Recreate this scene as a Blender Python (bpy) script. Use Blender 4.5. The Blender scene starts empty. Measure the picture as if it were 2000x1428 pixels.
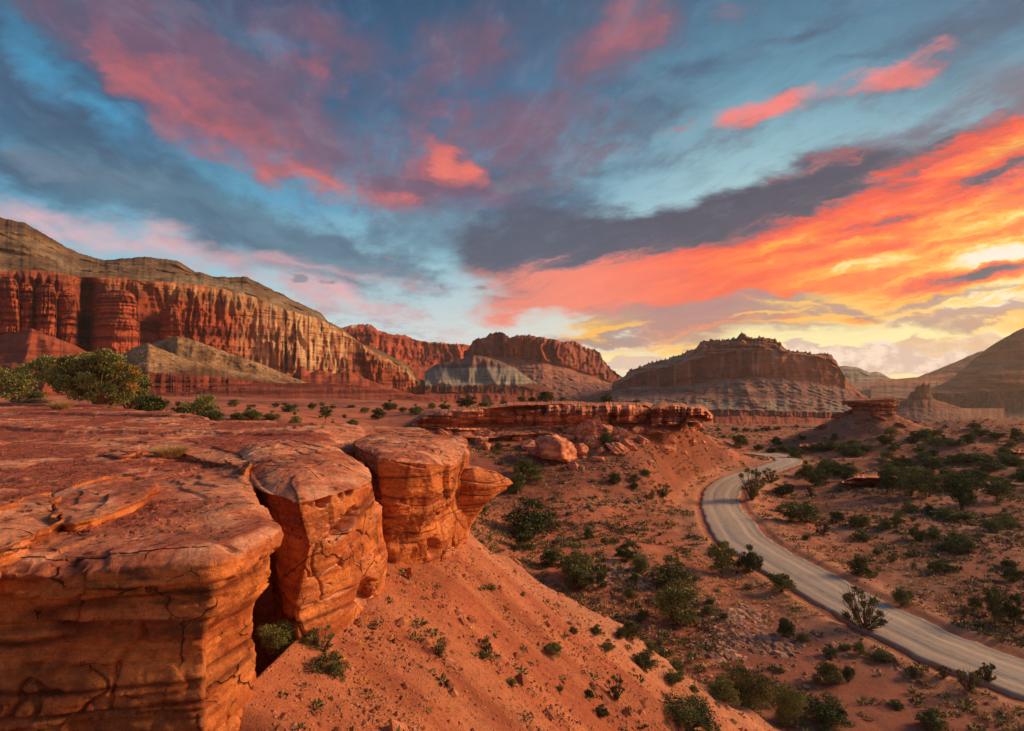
import bpy, math, random
import numpy as np
from mathutils import Vector, Matrix

scene = bpy.context.scene
C = scene.collection
random.seed(5)
RAD = math.radians

# ------------------------------------------------------------------ camera
PITCH = math.atan(36.0 / 1111.0)
CAMZ = 15.0
cam_d = bpy.data.cameras.new("camera")
cam_d.sensor_width = 36.0
cam_d.lens = 1111.0 / 2000.0 * 36.0
cam_d.clip_start = 0.1
cam_d.clip_end = 30000
cam = bpy.data.objects.new("camera", cam_d)
C.objects.link(cam)
cam.location = (0, 0, CAMZ)
cam.rotation_euler = (math.pi / 2 + PITCH, 0, 0)
scene.camera = cam
scene.view_settings.view_transform = 'Standard'
scene.view_settings.look = 'None'
scene.view_settings.exposure = 0.08
scene.view_settings.gamma = 1.0
scene.cycles.max_bounces = 5
scene.cycles.volume_bounces = 0
scene.cycles.diffuse_bounces = 3
scene.cycles.transparent_max_bounces = 6

SUN_AZ, SUN_EL = 76.0, 21.0      # degrees clockwise from +Y, and above the horizon
sd = bpy.data.lights.new("sun", 'SUN')
sd.energy = 4.8
sd.angle = RAD(18)
sd.color = (1.0, 0.61, 0.30)
sun = bpy.data.objects.new("sun", sd)
C.objects.link(sun)
sv = Vector((math.sin(RAD(SUN_AZ)) * math.cos(RAD(SUN_EL)), math.cos(RAD(SUN_AZ)) * math.cos(RAD(SUN_EL)), math.sin(RAD(SUN_EL))))
sun.rotation_euler = sv.to_track_quat('Z', 'Y').to_euler()
sun.location = (60, 0, 60)


def lin(c, g=1.0):
    o = []
    for v in c[:3]:
        v = v / 255.0
        o.append((v / 12.92 if v <= 0.04045 else ((v + 0.055) / 1.055) ** 2.4) * g)
    return (o[0], o[1], o[2], 1.0)


def ray(px, py):
    X, Z = px - 1000.0, 714.0 - py
    c, s = math.cos(PITCH), math.sin(PITCH)
    return X, 1111.0 * c - Z * s, 1111.0 * s + Z * c


def uv_of(px, py):
    x, y, z = ray(px, py)
    return x / y, z / y


def at(px, py, d):
    """the point at depth d (metres along +Y) on the photograph's line of sight px, py"""
    x, y, z = ray(px, py)
    return np.array([x / y * d, d, CAMZ + z / y * d])


# ------------------------------------------------------------------ node helper
class NT:
    def __init__(s, tree):
        s.t = tree
        s.n = tree.nodes
        s.l = tree.links

    def new(s, typ, **kw):
        nd = s.n.new(typ)
        for k, v in kw.items():
            setattr(nd, k, v)
        return nd

    def put(s, sock, v):
        if v is None:
            return
        if isinstance(v, bpy.types.NodeSocket):
            s.l.new(v, sock)
        else:
            sock.default_value = v

    def math(s, op, a, b=None, c=None, clamp=False):
        nd = s.new('ShaderNodeMath', operation=op)
        nd.use_clamp = clamp
        s.put(nd.inputs[0], a)
        s.put(nd.inputs[1], b)
        if c is not None:
            s.put(nd.inputs[2], c)
        return nd.outputs[0]

    def vmath(s, op, a, b=None, out=0):
        nd = s.new('ShaderNodeVectorMath', operation=op)
        s.put(nd.inputs[0], a)
        if b is not None:
            s.put(nd.inputs['Scale'] if op == 'SCALE' else nd.inputs[1], b)
        return nd.outputs[out]

    def sstep(s, v, lo, hi, t0=0.0, t1=1.0):
        nd = s.new('ShaderNodeMapRange', interpolation_type='SMOOTHSTEP')
        s.put(nd.inputs['Value'], v)
        s.put(nd.inputs['From Min'], lo)
        s.put(nd.inputs['From Max'], hi)
        s.put(nd.inputs['To Min'], t0)
        s.put(nd.inputs['To Max'], t1)
        return nd.outputs[0]

    def mix(s, f, a, b, mode='MIX'):
        nd = s.new('ShaderNodeMix', data_type='RGBA', blend_type=mode)
        s.put(nd.inputs[0], f)
        s.put(nd.inputs[6], a)
        s.put(nd.inputs[7], b)
        return nd.outputs[2]

    def noise(s, vec, scale, detail=5, rough=0.55, dist=0.0, out='Fac'):
        nd = s.new('ShaderNodeTexNoise')
        s.put(nd.inputs['Vector'], vec)
        s.put(nd.inputs['Scale'], scale)
        s.put(nd.inputs['Detail'], detail)
        s.put(nd.inputs['Roughness'], rough)
        s.put(nd.inputs['Distortion'], dist)
        return nd.outputs[out]

    def mapping(s, vec, loc=(0, 0, 0), rot=(0, 0, 0), scale=(1, 1, 1), typ='POINT'):
        nd = s.new('ShaderNodeMapping', vector_type=typ)
        s.put(nd.inputs['Vector'], vec)
        nd.inputs['Location'].default_value = loc
        nd.inputs['Rotation'].default_value = rot
        nd.inputs['Scale'].default_value = scale
        return nd.outputs[0]

    def ramp(s, f, stops, interp='LINEAR'):
        nd = s.new('ShaderNodeValToRGB')
        cr = nd.color_ramp
        cr.interpolation = interp
        while len(cr.elements) < len(stops):
            cr.elements.new(0.5)
        for e, (p, c) in zip(cr.elements, stops):
            e.position = p
            e.color = c
        s.put(nd.inputs[0], f)
        return nd.outputs[0]
# ------------------------------------------------------------------ sky: Sky Texture plus layered sunset clouds
world = bpy.data.worlds.new("World")
scene.world = world
world.use_nodes = True


def build_sky():
    nt = world.node_tree
    nt.nodes.clear()
    N = NT(nt)
    out = N.new('ShaderNodeOutputWorld')
    tc = N.new('ShaderNodeTexCoord')
    sep = N.new('ShaderNodeSeparateXYZ')
    nt.links.new(tc.outputs['Generated'], sep.inputs[0])
    X, Y, Z = sep.outputs
    yy = N.math('MAXIMUM', N.math('ABSOLUTE', Y), 0.28)
    U = N.math('DIVIDE', X, yy)
    Vv = N.math('DIVIDE', N.math('MAXIMUM', Z, -0.05), yy)
    comb = N.new('ShaderNodeCombineXYZ')
    nt.links.new(U, comb.inputs[0]); nt.links.new(Vv, comb.inputs[1])
    UV = comb.outputs[0]
    # cloud plane coordinates (clouds stretched along +Y, so that they fan out from the horizon)
    zz = N.math('ADD', N.math('MAXIMUM', Z, 0.0), 0.07)
    cp = N.new('ShaderNodeCombineXYZ')
    nt.links.new(N.math('DIVIDE', X, zz), cp.inputs[0])
    nt.links.new(N.math('DIVIDE', Y, zz), cp.inputs[1])
    CP = N.mapping(cp.outputs[0], rot=(0, 0, RAD(-14)), scale=(1, 1, 1))
    st = N.mapping(CP, scale=(1.0, 0.34, 1.0))
    n_big = N.noise(st, 0.55, 4, 0.55)
    n_mid = N.noise(N.mapping(st, loc=(5.2, 1.3, 0)), 1.5, 7, 0.66)
    n_fine = N.noise(N.mapping(CP, loc=(2, 7, 0), scale=(1, .5, 1)), 4.0, 7, 0.68)
    # second family: long wisps rising to the upper right of the sunset
    R2 = N.mapping(UV, rot=(0, 0, RAD(-15)))
    wisp = N.noise(N.mapping(R2, scale=(2.6, 15, 1)), 1.0, 6, 0.6, 0.5)
    wisp2 = N.noise(N.mapping(R2, loc=(3, 4, 0), scale=(7, 36, 1)), 1.0, 5, 0.62, 0.7)
    # domain warp of the picture-like azimuth/elevation coordinates
    wn = N.noise(N.mapping(UV, scale=(2.2, 5.5, 1)), 1.4, 6, 0.6, out='Color')
    wv = N.vmath('SUBTRACT', wn, (0.5, 0.5, 0.5))
    W1 = N.vmath('ADD', UV, N.vmath('MULTIPLY', wv, (0.34, 0.15, 0.0)))
    wn2 = N.noise(N.mapping(UV, scale=(8, 20, 1)), 1.5, 6, 0.65, out='Color')
    W2 = N.vmath('ADD', UV, N.vmath('MULTIPLY', N.vmath('SUBTRACT', wn2, (0.5, 0.5, 0.5)), (0.08, 0.03, 0.0)))
    W1 = N.vmath('ADD', W1, N.vmath('MULTIPLY', N.vmath('SUBTRACT', wn2, (0.5, 0.5, 0.5)), (0.05, 0.03, 0.0)))

    def blob(px, py, rx, ry, rot, warp=W1):
        u, v = uv_of(px, py)
        m = N.mapping(warp, loc=(u, v, 0), rot=(0, 0, RAD(rot)), scale=(rx / 1111.0, ry / 1111.0, 1), typ='TEXTURE')
        g = N.new('ShaderNodeTexGradient', gradient_type='SPHERICAL')
        nt.links.new(m, g.inputs[0])
        return g.outputs['Fac']

    def layer(base, col, blobs, tex=None, amt=0.5, lo=0.1, hi=0.6, mx=1.0):
        acc = None
        for b in blobs:
            k = b[5] if len(b) > 5 else 1.0
            w = b[6] if len(b) > 6 else W1
            g = blob(*b[:5], warp=w)
            if k != 1.0:
                g = N.math('MULTIPLY', g, k)
            acc = g if acc is None else N.math('MAXIMUM', acc, g)
        if tex is not None:
            # texture bites into the blob only where the blob exists
            t = N.math('MULTIPLY_ADD', tex, 2.0 * amt, -amt)
            acc = N.math('MULTIPLY', N.math('ADD', acc, t), N.math('MULTIPLY', acc, 6.0, clamp=True))
        f = N.sstep(acc, lo, hi, 0.0, mx)
        return N.mix(f, base, col)

    # ---- clear sky
    def vp(py):
        return uv_of(1000, py)[1]
    ev = N.math('MULTIPLY', Vv, 1.0 / vp(0))            # 0 horizon .. 1 top of the photo
    left = N.ramp(ev, [(0.0, lin((238, 214, 205))), (0.14, lin((205, 222, 224))), (0.30, lin((146, 196, 212))), (0.48, lin((88, 160, 190))),
                       (0.72, lin((32, 104, 146))), (1.0, lin((28, 76, 112))), ])
    right = N.ramp(ev, [(0.0, lin((255, 236, 176))), (0.12, lin((255, 226, 160))), (0.25, lin((244, 226, 200))), (0.42, lin((176, 212, 216))),
                        (0.62, lin((132, 182, 196))), (0.8, lin((86, 148, 172))), (1.0, lin((58, 116, 146))), ])
    sky = N.mix(N.sstep(U, -0.15, 0.55), left, right)

    # ---- thin slate-blue veils over the left and the top
    slate = lin((50, 84, 114))
    mixn = N.sstep(N.math('ADD', N.math('MULTIPLY', n_mid, 0.55), N.math('MULTIPLY', n_fine, 0.45)), 0.24, 0.76)
    veil = N.sstep(n_big, 0.34, 0.68)
    sky = N.mix(N.math('MULTIPLY', veil, N.sstep(ev, 0.34, 0.85, 0.0, 0.55)), sky, lin((70, 92, 120)))
    sky = layer(sky, slate, [(350, 380, 660, 130, -28, 1.3), (90, 200, 400, 210, -40, 1.0), (640, 130, 580, 220, -20, .8), (980, 360, 330, 110, -8, 1.25), (860, 400, 260, 60, -16, 1.1),
                             (600, 460, 380, 90, -22, 1.1), (1000, 60, 700, 180, 10, .7), (1240, 210, 280, 130, 20, .8), (1900, 60, 440, 90, 14, .9), (1700, 110, 300, 40, 20, .9), (1560, 60, 300, 60, 25, .9), (1200, 320, 240, 50, 10, .6),
                             (1400, 120, 380, 70, 22, .8), (100, 330, 440, 70, -14, 1.2)], mixn, 0.5, 0.02, 0.95, 0.92)
    sky = layer(sky, lin((58, 148, 190)), [(60, 120, 170, 80, -50), (200, 215, 150, 56, -35), (30, 285, 100, 34, -10), (520, 70, 120, 66, -10, .8), (620, 385, 270, 40, -12, .9),
                                           (1000, 430, 260, 56, -6, .6), (690, 150, 90, 50, 10, .5)], mixn, 0.4, 0.1, 1.2, 0.95)
    # ---- mauve and rose clouds
    sky = layer(sky, lin((118, 84, 108)), [(330, 120, 460, 130, -33, 1.1), (560, 250, 460, 140, -28, 1.2), (900, 120, 380, 190, 20, .8), (620, 60, 380, 130, -25, .9),
                                           (1020, 260, 280, 120, -5, .8), (1150, 90, 250, 110, 25, .8), (230, 20, 320, 70, -30, .8), (720, 330, 280, 100, -22, 1.0),
                                           (1060, 330, 180, 46, 5, .7), (170, 330, 220, 40, -12, .7), (900, 380, 240, 44, -10, .7)], mixn, 0.6, 0.0, 0.9, 0.9)
    sky = layer(sky, lin((184, 94, 100)), [(300, 170, 230, 60, -38, .95), (470, 250, 280, 90, -32, 1.05), (600, 335, 290, 56, -20, 1.2), (860, 305, 120, 54, -30, 1.2), (610, 120, 220, 70, -30, .55),
                                          (900, 215, 160, 70, 10, .45), (1200, 60, 180, 70, 30, .5), (1480, 30, 120, 56, 20, .6), (1320, 255, 76, 30, 18, 1.0),
                                          (1040, 100, 190, 80, 20, .4)], mixn, 0.7, 0.05, 1.15, 0.9)
    sky = layer(sky, lin((244, 116, 96)), [(870, 308, 86, 38, -35, 1.2), (640, 350, 220, 32, -16, .9), (430, 230, 120, 36, -40, .5)], mixn, 0.6, 0.1, 1.1, 0.8)
    # pale rose glow low on the left
    sky = layer(sky, lin((240, 180, 184)), [(60, 420, 560, 56, -12, .95), (560, 520, 400, 30, -9, .7), (640, 590, 320, 40, -14, .9), (300, 480, 440, 54, -12, .8)], mixn, 0.45, 0.0, 1.0, 0.85)
    sky = layer(sky, lin((84, 128, 150)), [(250, 360, 420, 80, -18, 1.0), (860, 470, 300, 60, -4, .8), (450, 400, 400, 70, -22, 1.1), (520, 450, 320, 70, -20, 1.0), (660, 520, 240, 30, -8, .9), (820, 500, 180, 30, -6, .6), (300, 400, 320, 36, -15, .9)], mixn, 0.5, 0.0, 0.9, 0.8)
    # ---- coral cloud at the upper right, with a grey frill below it
    sky = layer(sky, lin((100, 102, 120)), [(1640, 190, 420, 76, 18, .95), (1250, 240, 220, 66, 10, .6), (1900, 130, 280, 100, 20, .8), (1970, 180, 200, 130, 30, 1.1), (1560, 215, 260, 46, 24, .8),
                                            (1080, 350, 180, 46, 8, .8), (1780, 250, 360, 80, 25, .9)], mixn, 0.9, 0.05, 0.9, 0.88)
    sky = layer(sky, lin((248, 122, 112)), [(1540, 190, 220, 54, 14, 1.1), (1730, 140, 220, 40, 14, 1.0), (1440, 215, 120, 42, 8, .9), (1650, 180, 240, 40, 18, .8), (1850, 90, 100, 28, 15, .5)], mixn, 0.75, 0.08, 0.85, 0.95)
    # ---- the burning bank: one heat field, streaked along its length, coloured from slate through red to white
    def blobs(lst, warp=W2):
        acc = None
        for b in lst:
            g = N.math('MULTIPLY', blob(*b[:5], warp=warp), b[5])
            acc = g if acc is None else N.math('MAXIMUM', acc, g)
        return acc
    u0, v0 = uv_of(1000, 478)
    RB = N.mapping(N.vmath('SUBTRACT', W2, (u0, v0, 0)), rot=(0, 0, RAD(-15)))
    sb = N.new('ShaderNodeSeparateXYZ')
    nt.links.new(RB, sb.inputs[0])
    s1 = N.noise(N.mapping(RB, scale=(3.0, 17, 1)), 1.0, 8, 0.68, 0.35)
    s2 = N.noise(N.mapping(RB, loc=(5, 2, 0), rot=(0, 0, RAD(-5)), scale=(9, 40, 1)), 1.0, 7, 0.7, 0.5)
    streak = N.math('ADD', N.math('MULTIPLY', N.math('SUBTRACT', s1, 0.5), 1.9), N.math('MULTIPLY', N.math('SUBTRACT', s2, 0.5), 1.1))
    depth = N.math('MULTIPLY', sb.outputs[1], -1.0 / 0.256)
    lenr = N.sstep(sb.outputs[0], 0.05, 0.95)
    heat = N.math('ADD', N.math('MULTIPLY_ADD', depth, 0.58, 0.15), N.math('MULTIPLY', lenr, 0.10))
    heat = N.math('ADD', heat, N.math('MULTIPLY', streak, N.math('MULTIPLY_ADD', lenr, 0.22, 0.34)))
    heat = N.math('MAXIMUM', heat, N.math('MULTIPLY', N.math('ADD', lenr, N.math('MULTIPLY', streak, 0.5)), 0.27))
    cold = blobs([(1110, 466, 290, 70, 3, 1.05), (1300, 432, 300, 44, 14, .6), (1490, 395, 270, 74, 17, 1.1), (1460, 420, 170, 44, 15, .8), (1640, 380, 130, 18, 18, .6), (1960, 335, 190, 30, 24, .7), (1700, 440, 240, 14, 14, .45),
                  (1600, 478, 190, 12, 13, .4), (1920, 532, 220, 22, 11, 1.0), (1420, 478, 120, 14, 12, .35), (1740, 300, 300, 40, 22, .35)])
    hot = blobs([(1930, 434, 220, 26, 15, .3), (1970, 500, 150, 26, 13, .35), (1690, 515, 220, 20, 11, .3), (1560, 470, 380, 50, 13, .25), (1250, 520, 260, 40, 10, .25), (1960, 290, 200, 36, 22, .3), (1820, 400, 240, 30, 18, .2)])
    heat = N.math('ADD', N.math('SUBTRACT', heat, N.math('MULTIPLY', cold, N.math('MULTIPLY_ADD', streak, -0.9, 0.70))), hot)
    hc = N.ramp(heat, [(0.0, lin((48, 58, 82))), (0.14, lin((74, 70, 90))), (0.26, lin((150, 80, 88))), (0.38, lin((228, 66, 40))), (0.54, lin((255, 84, 22))), (0.70, lin((255, 128, 16))),
                       (0.82, lin((255, 184, 44))), (0.91, lin((255, 222, 132))), (1.0, lin((255, 240, 220)))])
    # the left end is thinner, so its colour is paler coral
    hc = N.mix(N.sstep(sb.outputs[0], 0.0, 0.42, 0.55, 0.0), hc, N.mix(N.sstep(heat, 0.1, 0.4), lin((70, 92, 116)), lin((250, 160, 140))))
    m = blobs([(1120, 480, 320, 110, 3, 1.6), (1250, 510, 420, 130, 12, 1.5), (1600, 470, 560, 190, 15, 2.2), (1960, 400, 480, 240, 18, 2.6), (1900, 270, 380, 70, 22, .75), (1300, 585, 480, 50, 3, 1.1), (1050, 600, 260, 44, 4, .9), (1750, 560, 480, 90, 6, 1.6)], W1)
    m = N.math('MULTIPLY', N.math('ADD', m, N.math('MULTIPLY', streak, 0.32)), N.math('MULTIPLY', m, 8.0, clamp=True))
    sky = N.mix(N.sstep(m, 0.16, 0.62), sky, hc)
    redw = N.math('MULTIPLY_ADD', streak, 0.35, 0.5)
    # ---- grey-mauve lenses low over the horizon with gold rims
    sky = layer(sky, lin((255, 196, 84)), [(1560, 600, 240, 34, 3, 1.2), (1700, 600, 200, 26, -4, 1.0), (1200, 635, 140, 22, 10, 1.1), (1460, 668, 420, 15, 4, 1.3), (1900, 632, 260, 20, 2, 1.2)], redw, 1.2, 0.1, 0.7, 1.0)
    sky = layer(sky, N.mix(N.sstep(redw, 0.3, 0.75), lin((136, 118, 132)), lin((186, 140, 124))), [(1360, 620, 300, 36, 2, 1.3), (1510, 650, 280, 22, 2, 1.3), (1480, 590, 200, 16, 4, 1.1), (1650, 605, 130, 20, -12, 1.1), (1900, 618, 260, 17, 6, 1.3),
                                            (1830, 590, 200, 14, 10, 1.0), (1190, 652, 180, 16, 4, 1.0), (1560, 612, 110, 9, 2, .9)], redw, 1.1, 0.1, 0.75, 0.85)
    sky = layer(sky, lin((255, 188, 70)), [(1190, 642, 110, 8, 12, 1.2, W2), (1440, 672, 300, 4, 4, 1.3, W2), (1600, 622, 200, 6, 3, 1.1, W2), (1500, 612, 150, 5, 4, 1.0, W2), (1680, 590, 150, 5, 3, 1.0, W2)], redw, 0.8, 0.1, 0.8, 1.0)
    sky = layer(sky, lin((255, 244, 176)), [(1700, 664, 460, 40, 2, 1.5), (1200, 700, 240, 34, 0, 1.0), (1920, 660, 260, 40, 0, 1.3)], None, 0, 0.0, 0.8, 0.9)
    # ---- cloud bank standing on the horizon at the right
    puff = N.noise(N.mapping(UV, scale=(14, 20, 1)), 1.6, 8, 0.6)
    sky = layer(sky, N.mix(N.sstep(puff, 0.42, 0.6), lin((214, 184, 172)), lin((250, 226, 206))), [(1578, 680, 70, 26, -20, 1.9, W2), (1640, 700, 160, 34, -6, 2.2, W2), (1800, 700, 260, 44, 0, 2.2, W2), (1790, 672, 50, 30, 0, 1.6, W2), (1915, 672, 70, 34, 0, 1.7, W2)], puff, 0.9, 0.42, 0.72, 0.95)
    sky = layer(sky, lin((222, 178, 122)), [(1790, 668, 60, 26, 0, 1.5, W2), (1835, 676, 62, 28, 0, 1.4, W2), (1915, 672, 66, 30, 5, 1.5, W2)], puff, 1.2, 0.34, 0.8, 0.6)
    sky = layer(sky, lin((220, 186, 180)), [(1240, 708, 90, 16, 2, 1.4, W2)], puff, 0.5, 0.3, 0.5, 0.8)
    # ---- small lone clouds
    sky = layer(sky, lin((122, 132, 144)), [(813, 545, 34, 17, -12, 1.5, W2), (765, 504, 26, 9, -14, 1.3, W2), (723, 495, 15, 11, 0, 1.3, W2), (642, 550, 40, 13, 0, 1.2, W2), (582, 543, 26, 12, 0, 1.0, W2),
                                            (858, 558, 14, 8, -20, 1.2, W2), (935, 564, 34, 6, -4, 1.1, W2), (775, 526, 16, 5, -10, 1.0, W2)], puff, 2.0, 0.3, 1.1, 0.85)
    # ---- soft fine texture everywhere
    fw = N.noise(N.mapping(CP, loc=(9, 3, 0), scale=(1.4, .75, 1)), 5.0, 8, 0.68, 0.4)
    dk = N.math('MULTIPLY', N.sstep(fw, 0.44, 0.68, 0.0, 0.26), N.sstep(ev, 0.2, 0.6))
    sky = N.mix(dk, sky, lin((44, 66, 92)))
    sky = N.mix(N.math('MULTIPLY', N.sstep(fw, 0.5, 0.34, 0.0, 0.10), N.sstep(ev, 0.1, 0.5)), sky, lin((150, 170, 186)))
    sky = N.mix(N.sstep(n_fine, 0.45, 0.75, 0.0, 0.10), sky, lin((120, 120, 140)))
    # below the horizon: plain reddish earth light
    sky = N.mix(N.sstep(Z, -0.03, -0.005), lin((120, 66, 46)), sky)
    bg = N.new('ShaderNodeBackground')
    nt.links.new(sky, bg.inputs[0])
    bg.inputs[1].default_value = 1.0
    # physical twilight sky under the clouds
    ns = N.new('ShaderNodeTexSky', sky_type='NISHITA')
    ns.sun_disc = False
    ns.sun_elevation = RAD(SUN_EL)
    ns.sun_rotation = RAD(SUN_AZ)
    bg2 = N.new('ShaderNodeBackground')
    nt.links.new(ns.outputs[0], bg2.inputs[0])
    bg2.inputs[1].default_value = 0.006
    add = N.new('ShaderNodeAddShader')
    nt.links.new(bg.outputs[0], add.inputs[0]); nt.links.new(bg2.outputs[0], add.inputs[1])
    nt.links.new(add.outputs[0], out.inputs[0])
    world.cycles.sampling_method = 'MANUAL'
    world.cycles.sample_map_resolution = 512


build_sky()
# ------------------------------------------------------------------ numpy noise
_rng = np.random.default_rng(11)
_P = _rng.permutation(256).astype(np.int64)
_P = np.concatenate([_P, _P, _P])
_G = _rng.normal(size=(256, 3))
_G /= np.linalg.norm(_G, axis=1)[:, None]
_G = (_G * 1.5).astype(np.float32)


def pn(x, y, z=0.0):
    x, y, z = np.broadcast_arrays(np.asarray(x, np.float64), np.asarray(y, np.float64), np.asarray(z, np.float64))
    xf, yf, zf = np.floor(x), np.floor(y), np.floor(z)
    xi, yi, zi = xf.astype(np.int64) & 255, yf.astype(np.int64) & 255, zf.astype(np.int64) & 255
    x, y, z = (x - xf).astype(np.float32), (y - yf).astype(np.float32), (z - zf).astype(np.float32)
    u, v, w = [t * t * t * (t * (t * 6 - 15) + 10) for t in (x, y, z)]
    r = 0
    for dx in (0, 1):
        a = _P[xi + dx]
        for dy in (0, 1):
            b = _P[a + yi + dy]
            for dz in (0, 1):
                g = _G[_P[b + zi + dz]]
                wt = (u if dx else 1 - u) * (v if dy else 1 - v) * (w if dz else 1 - w)
                r = r + wt * (g[..., 0] * (x - dx) + g[..., 1] * (y - dy) + g[..., 2] * (z - dz))
    return r


def fbm(x, y, z=0.0, o=4, g=0.5, lac=2.03):
    r, a = 0, 1.0
    for i in range(o):
        r = r + a * pn(x + 13.1 * i, y + 7.7 * i, z + 3.3 * i)
        x, y, z = x * lac, y * lac, z * lac
        a *= g
    return r


def ridge(x, y, z=0.0, o=3):
    r, a = 0, 1.0
    for i in range(o):
        r = r + a * (1 - np.abs(pn(x + 9.1 * i, y + 5.7 * i, z + 1.3 * i)) * 2)
        x, y, z = x * 2.1, y * 2.1, z * 2.1
        a *= 0.5
    return r / 1.75


def ss(v, a, b):
    t = np.clip((np.asarray(v, float) - a) / (b - a), 0, 1)
    return t * t * (3 - 2 * t)


def terr(v, n=1.0, sharp=0.75):
    """terraced copy of v: flat treads, steep risers (strata)"""
    k = np.floor(v * n)
    f = v * n - k
    return (k + np.clip((f - sharp) / (1 - sharp), 0, 1)) / n


def rnd2(a, b, s=0.0):
    v = np.sin(a * 12.9898 + b * 78.233 + s * 37.719) * 43758.5453
    return v - np.floor(v)


def joints(q, z, w, h, seed):
    """offsets of broken bedding blocks: each cell of the wall set back and tilted a little"""
    zb = z / h + 0.35 * pn(q / (w * 2.2), z / (h * 5), seed)
    kz = np.floor(zb)
    fz = zb - kz
    qq = q / (w * (0.6 + 0.9 * rnd2(kz, 3.0, seed))) + 7.0 * rnd2(kz, 1.0, seed) + 0.18 * pn(q / w * 1.7, z / h * 1.3, seed + 4)
    kq = np.floor(qq)
    fq = qq - kq
    o = rnd2(kz, kq, seed) - 0.5 + (rnd2(kz, kq, seed + 1) - 0.5) * (fq - 0.5) * 1.4 + (rnd2(kz, kq, seed + 2) - 0.5) * (fz - 0.5) * 1.4
    e = np.minimum(np.minimum(fz, 1 - fz) * h, np.minimum(fq, 1 - fq) * w)
    return o - 0.55 * np.exp(-(e / 0.022) ** 2) * (rnd2(kz, kq, seed + 3) > .35)


def L3(c):
    return np.array(lin(c)[:3])


def cmix(a, b, t):
    t = np.asarray(t)[..., None]
    return np.asarray(a) * (1 - t) + np.asarray(b) * t


# ------------------------------------------------------------------ mesh helpers
def tag(o, label=None, cat=None, group=None, kind=None):
    for k, v in (('label', label), ('category', cat), ('group', group), ('kind', kind)):
        if v:
            o[k] = v
    return o


def link(name, me, parent=None):
    o = bpy.data.objects.new(name, me)
    C.objects.link(o)
    if parent is not None:
        o.parent = parent
    return o


def mesh_np(name, V, F, mat=None, col=None, smooth=True, uv=None, mats=None, mi=None):
    """V (n,3); F (m,k) all faces with the same k"""
    V = np.asarray(V, np.float32)
    F = np.asarray(F, np.int32)
    me = bpy.data.meshes.new(name)
    me.vertices.add(len(V))
    me.vertices.foreach_set('co', V.ravel())
    k = F.shape[1]
    me.loops.add(F.size)
    me.loops.foreach_set('vertex_index', F.ravel())
    me.polygons.add(len(F))
    me.polygons.foreach_set('loop_start', np.arange(0, F.size, k, dtype=np.int32))
    me.polygons.foreach_set('loop_total', np.full(len(F), k, np.int32))
    me.polygons.foreach_set('use_smooth', np.full(len(F), smooth, bool))
    if mi is not None:
        me.polygons.foreach_set('material_index', np.asarray(mi, np.int32))
    if uv is not None:
        l = me.uv_layers.new(name='UVMap')
        l.data.foreach_set('uv', np.asarray(uv, np.float32)[F.ravel()].ravel())
    if col is not None:
        c = np.ones((len(V), 4), np.float32)
        c[:, :3] = np.asarray(col).reshape(-1, 3)
        a = me.color_attributes.new('tint', 'FLOAT_COLOR', 'POINT')
        a.data.foreach_set('color', c.ravel())
    me.update(calc_edges=True)
    for m in (mats or ([mat] if mat else [])):
        me.materials.append(m)
    return me


def grid_faces(R, K, wrap=False):
    i = np.arange(R - 1)[:, None]
    j = np.arange(K if wrap else K - 1)[None, :]
    j2 = (j + 1) % K
    a, b, c, d = i * K + j, i * K + j2, (i + 1) * K + j2, (i + 1) * K + j
    return np.stack([a, d, c, b], -1).reshape(-1, 4)


def grid_normals(P):
    du = np.gradient(P, axis=1)
    dv = np.gradient(P, axis=0)
    n = np.cross(dv, du)
    n /= np.linalg.norm(n, axis=-1, keepdims=True) + 1e-9
    return n


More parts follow.
